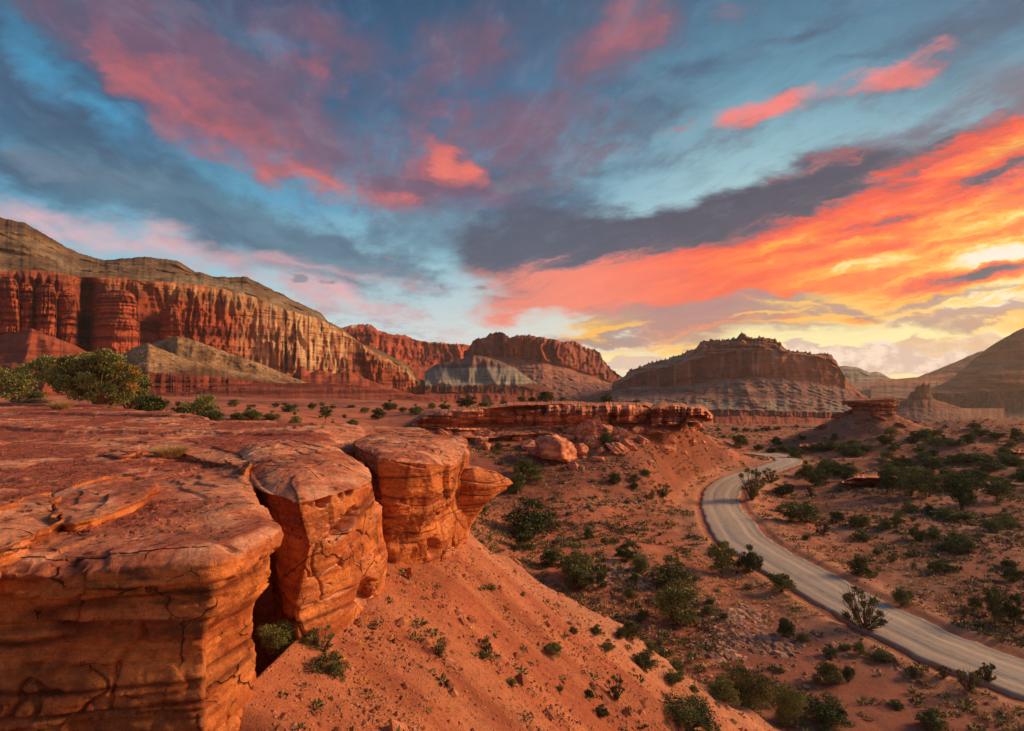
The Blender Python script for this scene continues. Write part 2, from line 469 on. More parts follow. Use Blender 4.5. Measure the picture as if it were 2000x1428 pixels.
# ------------------------------------------------------------------ materials
def rock_mat(name, s1, s2, bump=0.6, dist=0.05, strata=0.0, strata_scale=3.0, var=0.35, rough=0.9, speck=0.0, crack=0.0, grit=0.0):
    """tint attribute (the rock's own colour) broken up by noise, fine grain and bump; scales are in 1/m"""
    m = bpy.data.materials.new(name)
    m.use_nodes = True
    m.node_tree.nodes.clear()
    N = NT(m.node_tree)
    out = N.new('ShaderNodeOutputMaterial')
    bs = N.new('ShaderNodeBsdfPrincipled')
    bs.inputs['Roughness'].default_value = rough
    bs.inputs['Specular IOR Level'].default_value = 0.2
    tc = N.new('ShaderNodeNewGeometry')
    co = tc.outputs['Position']
    at_ = N.new('ShaderNodeAttribute', attribute_name='tint')
    n1 = N.noise(co, s1, 6, 0.62)
    n2 = N.noise(co, s2, 6, 0.65)
    f = N.math('ADD', N.math('MULTIPLY', n1, 0.5), N.math('MULTIPLY', n2, 0.5))
    k = N.sstep(f, 0.3, 0.7, 1.0 - var, 1.0 + var)
    kc = N.new('ShaderNodeCombineColor')
    for i in range(3):
        m.node_tree.links.new(k, kc.inputs[i])
    col = N.mix(1.0, at_.outputs['Color'], kc.outputs[0], 'MULTIPLY')
    h = N.math('ADD', N.math('MULTIPLY', n1, 0.7), N.math('MULTIPLY', n2, 0.3))
    if strata > 0:
        sc = N.mapping(co, rot=(RAD(4), RAD(3), 0), scale=(0.12, 0.12, 1.0))
        sn = N.noise(sc, strata_scale, 7, 0.7)
        h = N.math('ADD', h, N.math('MULTIPLY', sn, strata))
        k2 = N.sstep(sn, 0.3, 0.7, 1.0 - 0.5 * min(strata, 1) * 0.6, 1.0 + 0.5 * min(strata, 1) * 0.6)
        kc2 = N.new('ShaderNodeCombineColor')
        for i in range(3):
            m.node_tree.links.new(k2, kc2.inputs[i])
        col = N.mix(1.0, col, kc2.outputs[0], 'MULTIPLY')
    if grit > 0:
        g = N.noise(co, s2 * 5.0, 5, 0.7)
        h = N.math('ADD', h, N.math('MULTIPLY', g, grit))
        k3 = N.sstep(g, 0.3, 0.7, 0.78, 1.22)
        kc3 = N.new('ShaderNodeCombineColor')
        for i in range(3):
            m.node_tree.links.new(k3, kc3.inputs[i])
        col = N.mix(1.0, col, kc3.outputs[0], 'MULTIPLY')
    if crack > 0:
        wv = N.noise(co, 1.2, 4, 0.6, out='Color')
        cw = N.vmath('ADD', co, N.vmath('MULTIPLY', wv, (0.35, 0.35, 0.35)))
        for cs, wd, cl in ((0.8, 0.010, 0.5), (2.6, 0.012, 0.55)):
            vo = N.new('ShaderNodeTexVoronoi', feature='DISTANCE_TO_EDGE')
            vo.inputs['Scale'].default_value = cs
            m.node_tree.links.new(N.mapping(cw, loc=(cs, 3, 1), rot=(RAD(20), RAD(-14), RAD(12)), scale=(1, 1, .8)), vo.inputs['Vector'])
            ln = N.sstep(vo.outputs['Distance'], 0.0, wd, 1.0, 0.0)
            ln = N.math('MULTIPLY', ln, N.sstep(N.noise(co, cs * 1.1, 3, 0.6), cl, cl + 0.06))
            h = N.math('SUBTRACT', h, N.math('MULTIPLY', ln, crack))
            col = N.mix(N.math('MULTIPLY', ln, 0.6), col, lin((84, 40, 28)))
    if speck > 0:
        vo = N.new('ShaderNodeTexVoronoi')
        vo.inputs['Scale'].default_value = s2 * 1.5
        m.node_tree.links.new(co, vo.inputs['Vector'])
        sp = N.sstep(vo.outputs['Distance'], 0.05, 0.28, 1.0, 0.0)
        pick = N.sstep(N.math('FRACT', N.math('MULTIPLY', vo.outputs['Color'], 7.3)), 0.55, 0.6)
        col = N.mix(N.math('MULTIPLY', N.math('MULTIPLY', sp, pick), speck), col, lin((236, 176, 132)))
        h = N.math('ADD', h, N.math('MULTIPLY', sp, 0.5))
    m.node_tree.links.new(col, bs.inputs['Base Color'])
    bp = N.new('ShaderNodeBump')
    bp.inputs['Strength'].default_value = bump
    bp.inputs['Distance'].default_value = dist
    m.node_tree.links.new(h, bp.inputs['Height'])
    m.node_tree.links.new(bp.outputs[0], bs.inputs['Normal'])
    m.node_tree.links.new(bs.outputs[0], out.inputs[0])
    return m


M_far = rock_mat('far_rock', 0.04, 0.2, 1.0, 4.0, 0.6, 0.25, 0.28, grit=0.35)
M_mid = rock_mat('mid_rock', 0.5, 3.0, 0.8, 0.25, 0.7, 2.2, 0.35)
M_near = rock_mat('near_rock', 1.6, 12.0, 1.0, 0.07, 0.55, 9.0, 0.4, crack=1.2, grit=0.35)
M_soil = rock_mat('red_soil', 0.35, 7.0, 1.0, 0.07, 0.0, 1.0, 0.32, speck=0.5, grit=0.3)

# ------------------------------------------------------------------ ground heights
_cp = [  # px, depth, z
    (-300, 12, 11.6), (0, 12, 11.6), (400, 12, 11.0), (-300, 50, 13.0), (0, 50, 13.0), (200, 50, 12.8), (330, 46, 12.6), (400, 40, 12.3), (560, 45, 11.8),
    (700, 62, 10.5), (600, 111, 10.0), (600, 222, 9.0), (300, 200, 10.5), (0, 200, 10.5), (0, 100, 12.0), (300, 100, 11.5), (-300, 150, 12),
    (800, 203, 9.0), (850, 80, 8.5), (760, 60, 10.0), (760, 100, 9.8), (700, 40, 9.5),
    (930, 55, 2.6), (950, 63.5, 3.2), (950, 69.6, 5.6), (950, 82, 8.3), (1100, 62, 2.2), (1100, 66.6, 3.7), (1100, 71.7, 5.1), (1100, 78, 6.9), (1100, 84.5, 8.2),
    (1250, 63, .8), (1250, 70, 2.0), (1250, 74, 4.8), (1250, 79, 6.4), (1250, 86, 8.0), (1330, 77, .6), (1330, 81, 2.0), (1330, 85, 3.7), (1330, 90, 5.6), (1330, 93, 7.8), (1385, 92, 2.4), (1385, 97, 4.6),
    (1000, 90, 10.6), (1250, 94, 10.4), (880, 90, 10.4), (1000, 125, 8.6), (1250, 125, 8.0), (1120, 108, 9.6), (1385, 104, 5.0), (1440, 118, 0.4), (1450, 128, -0.2), (1480, 140, -.8), (1420, 100, 1.2), (1360, 125, 5.0),
    (1100, 220, 3.0), (1100, 400, -10), (1500, 160, -1.0), (1450, 236, -2.0), (1500, 400, -13.8), (1300, 250, -2.0),
    (1200, 44, 1.0), (1420, 64, 0.3), (1500, 47.6, 0.0), (1750, 37, 0), (2000, 30.3, 0), (1500, 24.6, 0), (2000, 24.6, 0), (1530, 111, 0), (1750, 80, 0),
    (2000, 60, 0.2), (2300, 60, 0.5), (2300, 120, 0.5), (2000, 111, 0.3), (1750, 111, 0.0), (1850, 180, 0.2), (2000, 170, 0.6), (2300, 170, 1), (1650, 200, -1.2),
    (1900, 300, -8), (2200, 300, -8), (1250, 25, 0.0), (1000, 40, 1.0), (1200, 15, 0), (1700, 15, -.5), (2300, 20, -.5), (1200, 8, 0), (2000, 8, -1), (400, 6, 10), (0, 6, 10), (-300, 6, 10),
    (-300, 480, 5), (0, 480, 4), (400, 500, 4), (700, 500, 3), (850, 500, 0), (1200, 700, -34), (1600, 700, -34), (2000, 700, -34), (2300, 700, -34), (0, 700, 4), (500, 700, 2), (850, 700, -8),
]
_cx = np.array([[p / 500.0, math.log(d) * 1.7] for p, d, z in _cp])
_cz = np.array([z for p, d, z in _cp], float)


def _tk(r2):
    return 0.5 * r2 * np.log(r2 + 1e-9)


_n = len(_cp)
_A = np.zeros((_n + 3, _n + 3))
_A[:_n, :_n] = _tk(((_cx[:, None] - _cx[None]) ** 2).sum(-1)) + np.eye(_n) * 0.004
_A[:_n, _n:] = np.c_[np.ones(_n), _cx]
_A[_n:, :_n] = _A[:_n, _n:].T
_w = np.linalg.solve(_A, np.r_[_cz, 0, 0, 0])

# coarse lookup table of the spline (bilinear reads)
_PXG = np.linspace(-2600, 4600, 361)
_LDG = np.linspace(math.log(2.5), math.log(1500), 321)
_g = np.stack(np.meshgrid(_PXG / 500.0, _LDG * 1.7, indexing='ij'), -1).reshape(-1, 2)
_gc = _g.copy()
_gc[:, 0] = np.clip(_gc[:, 0], -0.7, 4.8)
_gc[:, 1] = np.clip(_gc[:, 1], math.log(5) * 1.7, math.log(720) * 1.7)
_tab = np.zeros(len(_g))
for _s in range(0, len(_g), 20000):
    _q = _gc[_s:_s + 20000]
    _tab[_s:_s + 20000] = _tk(((_q[:, None] - _cx[None]) ** 2).sum(-1)) @ _w[:_n] + _w[_n] + _q @ _w[_n + 1:]
_tab = _tab.reshape(361, 321)


def base_h(x, y):
    y = np.maximum(np.asarray(y, float), 2.6)
    px = np.clip(1000 + 1111.0 * np.asarray(x, float) / y, -2590, 4590)
    a = (px + 2600) / 7200 * 360
    b = np.clip((np.log(y) - _LDG[0]) / (_LDG[-1] - _LDG[0]) * 320, 0, 319.999)
    i, j = np.minimum(a.astype(int), 359), b.astype(int)
    fa, fb = a - i, b - j
    return (_tab[i, j] * (1 - fa) + _tab[i + 1, j] * fa) * (1 - fb) + (_tab[i, j + 1] * (1 - fa) + _tab[i + 1, j + 1] * fa) * fb


def talus_h(x, y):
    yr = 20 + (x + 1.5) * 0.29 + 1.3 * pn(x * 0.25, 3.3) + 0.7 * pn(x * 0.8, 7.3)
    s = 9.95 - 0.74 * np.maximum(x + 1.5, 0) - 0.44 * np.minimum(x + 1.5, 0)
    s = s + 0.10 * pn(x * 0.12 + y * 0.1, y * 0.5, 1.0) * 2 - 0.45 * np.abs(pn((y + 0.35 * x) * 0.45, x * 0.06, 4.0)) * ss(x, -3, 3) - 0.16 * np.abs(pn((y + 0.3 * x) * 1.5, x * 0.15, 9.0)) * ss(x, -3, 1)
    s = s - 0.62 * np.maximum(0, y - yr) - 0.0 * np.maximum(0, yr - y)
    s = np.minimum(s, 11.4 + 0.1 * (s - 11.4))
    s = s - 1.3 * ss(y, 7.6, 8.2) * (1 - ss(y, 10.2, 11.5)) * (1 - ss(x, -3.95, -3.55))
    # the ground falls away below the front wall of the plateau
    return s - 3.2 * (1 - ss(y, 6.3, 7.5)) * (1 - ss(x, -3.6, -2.4))


def smax(a, b, k):
    h = np.clip(0.5 + 0.5 * (a - b) / k, 0, 1)
    return b * (1 - h) + a * h + k * h * (1 - h)


# ---- road centre line from its traced run over the flat valley floor
_road_px = [(1470, 887.5), (1500, 889.5), (1526, 893.5), (1540, 901), (1515, 911.5), (1468, 927), (1424, 945), (1408, 970), (1413, 1003), (1440, 1042), (1488, 1080), (1557, 1122),
            (1632, 1164), (1722, 1211), (1820, 1258), (1915, 1296), (2010, 1328), (2150, 1372), (2400, 1440)]


def _catmull(P, n):
    P = np.asarray(P, float)
    Q = np.vstack([2 * P[0] - P[1], P, 2 * P[-1] - P[-2]])
    out = []
    for i in range(1, len(Q) - 2):
        t = np.linspace(0, 1, n, endpoint=False)[:, None]
        p0, p1, p2, p3 = Q[i - 1:i + 3]
        out.append(0.5 * ((2 * p1) + (-p0 + p2) * t + (2 * p0 - 5 * p1 + 4 * p2 - p3) * t * t + (-p0 + 3 * p1 - 3 * p2 + p3) * t ** 3))
    return np.vstack(out + [P[-1:]])


def _flat_pt(px, py):
    x, y, z = ray(px, py)
    d = 110.0
    for _ in range(25):
        h = float(base_h(np.array([x / y * d]), np.array([d]))[0])
        d = 0.5 * d + 0.5 * min(300.0, (h - CAMZ) / (z / y))
    return (x / y * d, d)


ROAD = _catmull([_flat_pt(*p) for p in _road_px], 24)
_seg = np.r_[0, np.cumsum(np.linalg.norm(np.diff(ROAD, axis=0), axis=1))]
_t = np.arange(0, _seg[-1], 0.35)
ROAD = np.c_[np.interp(_t, _seg, ROAD[:, 0]), np.interp(_t, _seg, ROAD[:, 1])]
_k = np.ones(9) / 9
ROAD = np.c_[np.convolve(np.pad(ROAD[:, 0], 4, 'edge'), _k, 'valid'), np.convolve(np.pad(ROAD[:, 1], 4, 'edge'), _k, 'valid')]
ROADZ = base_h(ROAD[:, 0], ROAD[:, 1])
_k = np.ones(41) / 41
ROADZ = np.convolve(np.pad(ROADZ, 20, 'edge'), _k, 'valid')


def road_dist(x, y):
    """distance to the centre line and its height"""
    x, y = np.atleast_1d(x).ravel(), np.atleast_1d(y).ravel()
    D = np.full(len(x), 99.0)
    Z = np.zeros(len(x))
    m = np.where((x > 8) & (y > 15) & (y < 150) & (x < 75))[0]
    R = ROAD[::2]
    for s in range(0, len(m), 20000):
        q = m[s:s + 20000]
        d2 = (x[q, None] - R[None, :, 0]) ** 2 + (y[q, None] - R[None, :, 1]) ** 2
        k = d2.argmin(1)
        D[q] = np.sqrt(d2[np.arange(len(q)), k])
        Z[q] = ROADZ[::2][k]
    return D, Z


def H(x, y, detail=True):
    x, y = np.asarray(x, float), np.asarray(y, float)
    sh = x.shape
    h = base_h(x, y)
    if detail:
        n = fbm(x * 0.06, y * 0.06, 0.3, 4)
        amp = np.clip(y / 70.0, 0.25, 1.1)
        h = h + n * 0.55 * amp
    # low rock benches of the flat on the right, and the gully before them
    px = 1000 + 1111 * x / np.maximum(y, 3)
    w = ss(px, 1560, 1720) * ss(y, 84, 96) * (1 - ss(y, 150, 175))
    q = (y - 88 + 6 * pn(x * 0.03, y * 0.03, 8)) / 11.0
    h = h + w * (terr(q, 1.0, 0.55) - 0.55 * q) * 2.1 - w * 0.6
    # pimple hill that carries the cap rock
    bx, by = 61.0 * 1.0, 98.0 * 1.0
    x0, y0 = BUTTE
    r = np.sqrt(((x - x0) / 1.22) ** 2 + (y - y0) ** 2) * (1 + 0.18 * pn(x * 0.1, y * 0.1, 5))
    cone = 10.4 - 0.56 * r + 0.5 * pn(x * 0.3, y * 0.3, 2)
    cone = np.minimum(cone, 8.7)
    h = smax(h, cone + base_h(np.array([x0]), np.array([y0]))[0], 1.6)
    T = talus_h(x, y)
    h = smax(np.where(y < 60, T, -50), h, 0.7)
    D, Z = road_dist(x, y)
    D, Z = D.reshape(sh), Z.reshape(sh)
    w = 1 - ss(D, 3.2, 10.0)
    h = h * (1 - w) + (Z - 0.02) * w
    h = h + 0.16 * ss(D, 2.9, 3.6) * (1 - ss(D, 3.7, 5.5))
    return h


BUTTE = (0.63 * 150.0, 150.0)


def hit(px, py, d0=12.0, d1=600.0):
    """where the photograph's line of sight px, py meets the ground"""
    x, y, z = ray(px, py)
    d = np.exp(np.linspace(math.log(d0), math.log(d1), 900))
    zz = CAMZ + z / y * d
    hh = H(x / y * d, d)
    k = np.where(zz < hh)[0]
    k = k[0] if len(k) else len(d) - 1
    if k > 0:
        a, b = zz[k - 1] - hh[k - 1], zz[k] - hh[k]
        t = a / (a - b + 1e-9)
        t = min(max(t, 0), 1)
        dd = d[k - 1] * (1 - t) + d[k] * t
    else:
        dd = d[0]
    X = x / y * dd
    return np.array([X, dd, float(H(np.array([X]), np.array([dd]))[0])])
# ------------------------------------------------------------------ the valley ground, one sheet
def build_ground():
    px = np.r_[np.linspace(-2400, -160, 60, endpoint=False), np.linspace(-160, 2160, 1000), np.linspace(2162, 4400, 60)]
    d = np.r_[np.linspace(3.0, 5.8, 6), np.exp(np.linspace(math.log(6), math.log(720), 640))]
    D, PX = np.meshgrid(d, px, indexing='ij')
    X = (PX - 1000) / 1111.0 * D
    Z = H(X, D)
    # small bumps that thin out with distance
    Z = Z + 0.05 * fbm(X * 0.9, D * 0.9, 1.7, 3) * (1 - ss(D, 60, 160))
    R, _ = road_dist(X, D)
    R = R.reshape(X.shape)
    T = talus_h(X, D)
    ist = ss(T - Z, -0.6, -0.05)
    red = L3((190, 110, 80)); dark = L3((146, 86, 68)); pale = L3((214, 148, 114)); grey = L3((146, 116, 100)); tal = L3((184, 112, 78)); brown = L3((150, 94, 74))
    n = fbm(X * 0.05, D * 0.05, 4, 4)
    col = cmix(red, dark, ss(n, -0.3, 0.5))
    col = cmix(col, brown, 0.55 * ss((PX - 1300) / 400, 0, 1) * ss(D, 12, 30))
    col = cmix(col, grey, 0.45 * ss(fbm(X * 0.11, D * 0.11, 9, 3), 0.05, 0.5) * ss(PX, 1250, 1500))
    col = cmix(col, pale, 0.3 * ss(fbm(X * 0.3, D * 0.3, 2, 3), 0.1, 0.6) * ss(D, 20, 60))
    # talus: rose with redder run-out streaks down the slope
    strk = fbm((D + 0.35 * X) * 0.55, X * 0.07, 6, 4)
    tc = cmix(tal, L3((162, 88, 60)), ss(strk, -0.35, 0.35))
    tc = cmix(tc, L3((196, 140, 112)), 0.5 * ss(D - (20 + (X + 1.5) * 0.29), -4, 0))
    col = cmix(col, tc, ist)
    # bleached verge along the road
    col = cmix(col, L3((196, 138, 104)), 0.6 * ss(R, 2.6, 3.4) * (1 - ss(R, 4.0, 7.0)))
    # rock benches darker in the risers
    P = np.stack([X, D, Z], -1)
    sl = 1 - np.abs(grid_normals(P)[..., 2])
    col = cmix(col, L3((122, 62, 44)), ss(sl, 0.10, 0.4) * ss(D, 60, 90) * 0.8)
    me = mesh_np('ground', P.reshape(-1, 3), grid_faces(*X.shape)[:, ::-1], M_soil, col)
    o = link('ground', me)
    tag(o, kind='structure', label='red desert valley floor rising to a talus slope')


build_ground()


def gravel_mat():
    m = bpy.data.materials.new('gravel_road')
    m.use_nodes = True
    nt = m.node_tree
    bs = nt.nodes['Principled BSDF']
    N = NT(nt)
    uv = N.new('ShaderNodeUVMap').outputs[0]
    sp = N.new('ShaderNodeSeparateXYZ')
    nt.links.new(uv, sp.inputs[0])
    u = sp.outputs[0]
    st = N.noise(N.mapping(uv, scale=(9, 0.035, 1)), 1.0, 5, 0.6)
    ruts = N.ramp(N.math('ADD', u, N.math('MULTIPLY', N.math('SUBTRACT', st, 0.5), 0.10)),
                  [(0.0, lin((150, 138, 128))), (0.08, lin((140, 132, 126))), (0.18, lin((190, 170, 152))), (0.30, lin((200, 180, 160))), (0.40, lin((178, 164, 152))), (0.48, lin((192, 172, 154))), (0.58, lin((170, 158, 148))),
                   (0.68, lin((200, 180, 160))), (0.80, lin((190, 170, 152))), (0.90, lin((138, 134, 130))), (1.0, lin((146, 128, 116)))])
    geo = N.new('ShaderNodeNewGeometry').outputs['Position']
    g1 = N.noise(geo, 14, 4, 0.7)
    g2 = N.noise(N.mapping(uv, scale=(26, 0.12, 1)), 1.0, 5, 0.65)
    g3 = N.noise(geo, 0.8, 5, 0.6)
    ruts = N.mix(N.sstep(g3, 0.4, 0.65, 0, 0.4), ruts, lin((184, 150, 126)))
    col = N.mix(N.sstep(g2, 0.35, 0.7, 0, 0.6), ruts, lin((146, 134, 124)))
    col = N.mix(N.sstep(g1, 0.35, 0.7, 0, 0.4), col, lin((196, 174, 154)))
    # soil drifts in from both verges
    ed = N.math('MULTIPLY', N.math('ABSOLUTE', N.math('SUBTRACT', u, 0.5)), 2.0)
    en = N.noise(geo, 1.3, 5, 0.65)
    col = N.mix(N.sstep(N.math('ADD', ed, N.math('MULTIPLY', N.math('SUBTRACT', en, 0.5), 0.5)), 0.86, 1.0), col, lin((184, 116, 88)))
    pt = N.noise(geo, 3.0, 5, 0.7)
    col = N.mix(N.sstep(pt, 0.52, 0.7, 0, 0.45), col, lin((122, 112, 104)))
    nt.links.new(col, bs.inputs['Base Color'])
    bs.inputs['Roughness'].default_value = 0.9
    bp = N.new('ShaderNodeBump')
    bp.inputs['Strength'].default_value = 0.5
    bp.inputs['Distance'].default_value = 0.04
    nt.links.new(N.math('ADD', g1, N.math('MULTIPLY', g2, 1.5)), bp.inputs['Height'])
    nt.links.new(bp.outputs[0], bs.inputs['Normal'])
    return m


def build_road():
    t = np.gradient(ROAD, axis=0)
    t /= np.linalg.norm(t, axis=1)[:, None]
    nrm = np.c_[-t[:, 1], t[:, 0]]
    K = 33
    s = np.linspace(-1, 1, K)
    arc = np.arange(len(ROAD)) * 0.35
    ew = 2.62 + 0.22 * pn(arc * 0.35, 0.5) + 0.2 * pn(arc * 1.3, 5.5)
    P = np.zeros((len(ROAD), K, 3))
    off = s[None, :] * ew[:, None]
    P[..., 0] = ROAD[:, None, 0] + nrm[:, None, 0] * off
    P[..., 1] = ROAD[:, None, 1] + nrm[:, None, 1] * off
    # crown, wheel ruts, and a small bank of loose gravel on each side
    prof = 0.13 * (1 - s ** 2) + 0.05 * np.exp(-((np.abs(s) - 0.86) / 0.07) ** 2) - 0.05 * np.exp(-((np.abs(s) - 0.42) / 0.12) ** 2)
    prof[0] = prof[-1] = -0.25
    P[..., 2] = ROADZ[:, None] + 0.07 + prof[None] + 0.012 * pn(P[..., 0] * 1.5, P[..., 1] * 1.5)
    UV = np.stack(np.broadcast_arrays((s[None] + 1) / 2, arc[:, None]), -1).reshape(-1, 2)
    me = mesh_np('road', P.reshape(-1, 3), grid_faces(len(ROAD), K), gravel_mat(), uv=UV)
    tag(link('road', me), kind='structure', label='pale grey gravel road winding through the valley')


build_road()
# ------------------------------------------------------------------ far landforms: traced strata lines at real distances
def poly(pts, x):
    p = np.array(pts, float)
    return np.interp(x, p[:, 0], p[:, 1])


RED = L3((176, 92, 62)); DRED = L3((126, 60, 44)); BUFF = L3((206, 156, 110)); CREAM = L3((218, 178, 136)); TAN = L3((148, 120, 92)); OLIVE = L3((124, 96, 72))
MAUVE = L3((120, 84, 84)); BLUEG = L3((152, 140, 124)); ROSE = L3((190, 116, 88)); PURP = L3((112, 68, 70))


def landform(name, x0, x1, step, lines, segs, label, mat=None, back=1.25, zback=-40.0, seed=0.0, crest_noise=1.2, crest_teeth=0.0):
    """lines: (pixel polyline, depth polyline) from crest down; segs: between line k and k+1 a dict(n, cut, flute, strata, color fn, dpow)"""
    xs = np.arange(x0, x1 + 0.01, step)
    Y = [poly(l[0], xs) for l in lines]
    D = [poly(l[1], xs) for l in lines]
    for k in range(1, len(Y)):
        Y[k] = np.maximum(Y[k], Y[k - 1] + 0.3)
    nz = fbm(xs * 0.05, seed, 1, 5) * 1.6 + fbm(xs * 0.3, seed, 3, 3) * 0.6
    Y[0] = Y[0] + crest_noise * nz - crest_teeth * np.clip(ridge(xs * 0.12, seed, 2, 3) - 0.62, 0, 1) * 8
    for k in range(1, len(Y) - 1):
        Y[k] = Y[k] + 1.2 * fbm(xs * 0.09, seed + k * 3.1, 7, 4) + (2.2 * fbm(xs * 0.045, seed + k, 3, 4) if k >= 2 else 0)
    rows, cols, dd = [], [], []
    rows_y, rows_d, rows_c = [], [], []
    for k, s in enumerate(segs):
        n = s['n']
        last = (k == len(segs) - 1)
        v = np.linspace(0, 1, n, endpoint=last)[:, None]
        py = Y[k][None] * (1 - v) + Y[k + 1][None] * v
        dv = v ** s.get('dpow', 1.0)
        d = D[k][None] * (1 - dv) + D[k + 1][None] * dv
        px = np.broadcast_to(xs[None], py.shape)
        X = (px - 1000) / 1111.0 * d
        Zw = CAMZ + (750 - py) / 1111.0 * d
        env = np.minimum(1, np.minimum(v * 8 + 0.12, (1 - v) * 8 + 0.12)) if s.get('env', True) else 1.0
        disp = 0
        L = np.cumsum(np.r_[0, np.hypot(np.diff(X[0]), np.diff(d[0] * np.ones_like(X[0])))])[None]   # metres along the wall
        fs = s.get('fs', 26.0)
        if s.get('flute'):
            w = 0.75 * fs * pn(L / (fs * 1.9), Zw / 120.0, seed) + 0.25 * fs * pn(L / (fs * .7), Zw / 40.0, seed + 3)
            a = np.abs(pn((L + w) / fs, Zw / 130.0, seed + 2)) ** 0.7 * 1.5
            b = np.abs(pn((L + w) / (fs * 0.38), Zw / 62.0, seed + 5)) ** 0.8 * 0.8
            c = fbm(L / (fs * 0.16), Zw / 22.0, seed + 8, 3) * 0.4
            big = pn(L / (fs * 3.2), Zw / 400.0, seed + 11) * 1.6
            fm = 0.35 + 1.25 * ss(pn(L / (fs * 2.4) + 3, Zw / 160.0, seed + 14), -.35, .35)
            disp = disp + s['flute'] * ((0.9 - a - b + c) * fm + big) + s['flute'] * 0.7 * (rnd2(np.floor(L / (fs * 1.3) + 0.5 * pn(L / fs, Zw / 50.0, 5)), np.floor(Zw / 34.0 + 2 * pn(L / (fs * 4), 1.5)), seed) - 0.5)
        if s.get('strata'):
            zz = Zw / s.get('ss', 9.0) + 0.5 * pn(X / 90.0, d / 90.0, Zw / 60.0)
            disp = disp + s['strata'] * (pn(zz, 0.5 + seed, L / 700.0) * 2 + 0.6 * pn(zz * 2.7, 4.5 + seed, L / 200.0))
        if s.get('rough'):
            disp = disp + s['rough'] * fbm(X / s.get('rs', 20.0), d / s.get('rs', 20.0), Zw / s.get('rs', 20.0), 5)
        if s.get('gully'):
            wob = 1.2 * pn(L / 40.0, Zw / 50.0, seed + 1)
            disp = disp + s['gully'] * (0.5 - np.abs(pn(L / s.get('gs', 24.0) + 0.25 * wob, v * 0.7 + seed, 3)) * 2.0) * (0.35 + v)
            disp = disp + s['gully'] * s.get('g2', 0.4) * (0.5 - np.abs(pn(L / (s.get('gs', 24.0) * .3), v * 1.2, 6)) * 2.0)
        if 'extra' in s:
            disp = disp + s['extra'](px, py, L, Zw, v)
        d2 = d - env * disp
        rows_y.append(py); rows_d.append(d2)
        rows_c.append(s['col'](px, py, L, Zw, v, disp))
    PY, DD, CC = np.vstack(rows_y), np.vstack(rows_d), np.vstack(rows_c)
    PX = np.broadcast_to(xs[None], PY.shape)
    P = np.stack([(PX - 1000) / 1111.0 * DD, DD, CAMZ + (750 - PY) / 1111.0 * DD], -1)
    # far side of the landform, falling away behind the crest
    f = P[:1]
    b1 = f.copy(); b1[..., :2] *= 1 + (back - 1) * 0.3; b1[..., 2] = f[..., 2] - 0.12 * (f[..., 2] - zback)
    b2 = f.copy(); b2[..., :2] *= back; b2[..., 2] = zback
    P = np.concatenate([b2, b1, P], 0)
    CC = np.concatenate([CC[:1], CC[:1], CC], 0)
    me = mesh_np(name, P.reshape(-1, 3), grid_faces(P.shape[0], P.shape[1])[:, ::-1], mat or M_far, CC)
    o = link(name, me)
    tag(o, label=label, kind='structure')
    return o


def nz(L, Z, a, b, s=0.0, o=4):
    return fbm(L / a, Z / b, s, o)


# --- great cliff wall on the left
_dw = [(-260, 500), (0, 580), (300, 680), (560, 820), (850, 1050)]
_sh = lambda k: [(x, d + k * (0.5 + 0.5 * (1 - max(0, x) / 900))) for x, d in _dw]
crestA = [(-260, 330), (0, 425), (40, 432), (80, 455), (130, 485), (165, 498), (200, 507), (240, 503), (280, 500), (340, 507), (380, 530), (420, 540), (480, 540), (505, 553), (520, 560), (560, 580),
          (605, 602), (625, 610), (640, 628), (670, 643), (700, 668), (740, 684), (780, 704), (800, 714), (812, 738), (835, 746), (848, 768)]
topB = [(-260, 480), (0, 530), (60, 527), (110, 533), (150, 541), (210, 540), (300, 549), (400, 556), (490, 578), (560, 606), (620, 622), (670, 648), (720, 682), (790, 718), (812, 742), (848, 770)]
botC = [(-260, 640), (0, 655), (60, 650), (130, 668), (180, 682), (270, 672), (310, 668), (350, 682), (420, 695), (480, 712), (540, 730), (600, 735), (680, 742), (740, 758), (800, 770), (850, 782)]


def wall_col(px, py, L, Z, v, disp):
    bands = pn(Z / 5.0 + 0.6 * pn(L / 60, Z / 30), 0.5, L / 900.0)
    c = cmix(RED, DRED, ss(bands + 0.5 * nz(L, Z, 14, 30, 2, 5), -0.25, 0.45))
    # buff upper band, bleached towards the sunlit bay
    topm = 1 - ss(v + 0.14 * nz(L, Z, 30, 14, 2), 0.10, 0.36)
    strk = ss(nz(L, Z, 9, 50, 5, 5), -0.05, 0.35)
    c = cmix(c, BUFF, topm * (0.35 + 0.6 * strk) * ss(px, 120, 330))
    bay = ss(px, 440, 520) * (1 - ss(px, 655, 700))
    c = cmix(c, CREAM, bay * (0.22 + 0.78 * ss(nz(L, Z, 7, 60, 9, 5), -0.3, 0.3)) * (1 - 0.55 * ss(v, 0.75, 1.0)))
    c = cmix(c, L3((70, 46, 42)), 0.7 * ss(nz(L, Z, 8, 90, 13, 5), 0.22, 0.6) * (0.4 + 0.6 * bay + 0.3 * ss(px, 330, 420)))
    return c


def slope_col(px, py, L, Z, v, disp):
    c = cmix(OLIVE, TAN, ss(nz(L, Z, 40, 20, 3), -0.4, 0.4))
    c = cmix(c, L3((176, 160, 134)), 0.55 * ss(nz(L, Z, 46, 60, 6), 0.15, 0.55) * ss(v, 0.2, 0.7))
    c = cmix(c, L3((110, 76, 56)), 0.75 * (1 - ss(v, 0.02, 0.2)) + 0.5 * ss(nz(L, Z, 300, 6, 8), 0.2, 0.5))
    c = cmix(c, L3((92, 84, 50)), 0.7 * ss(fbm(L / 5.0, Z / 4.0, v * 20, 3), 0.30, 0.5))
    return c


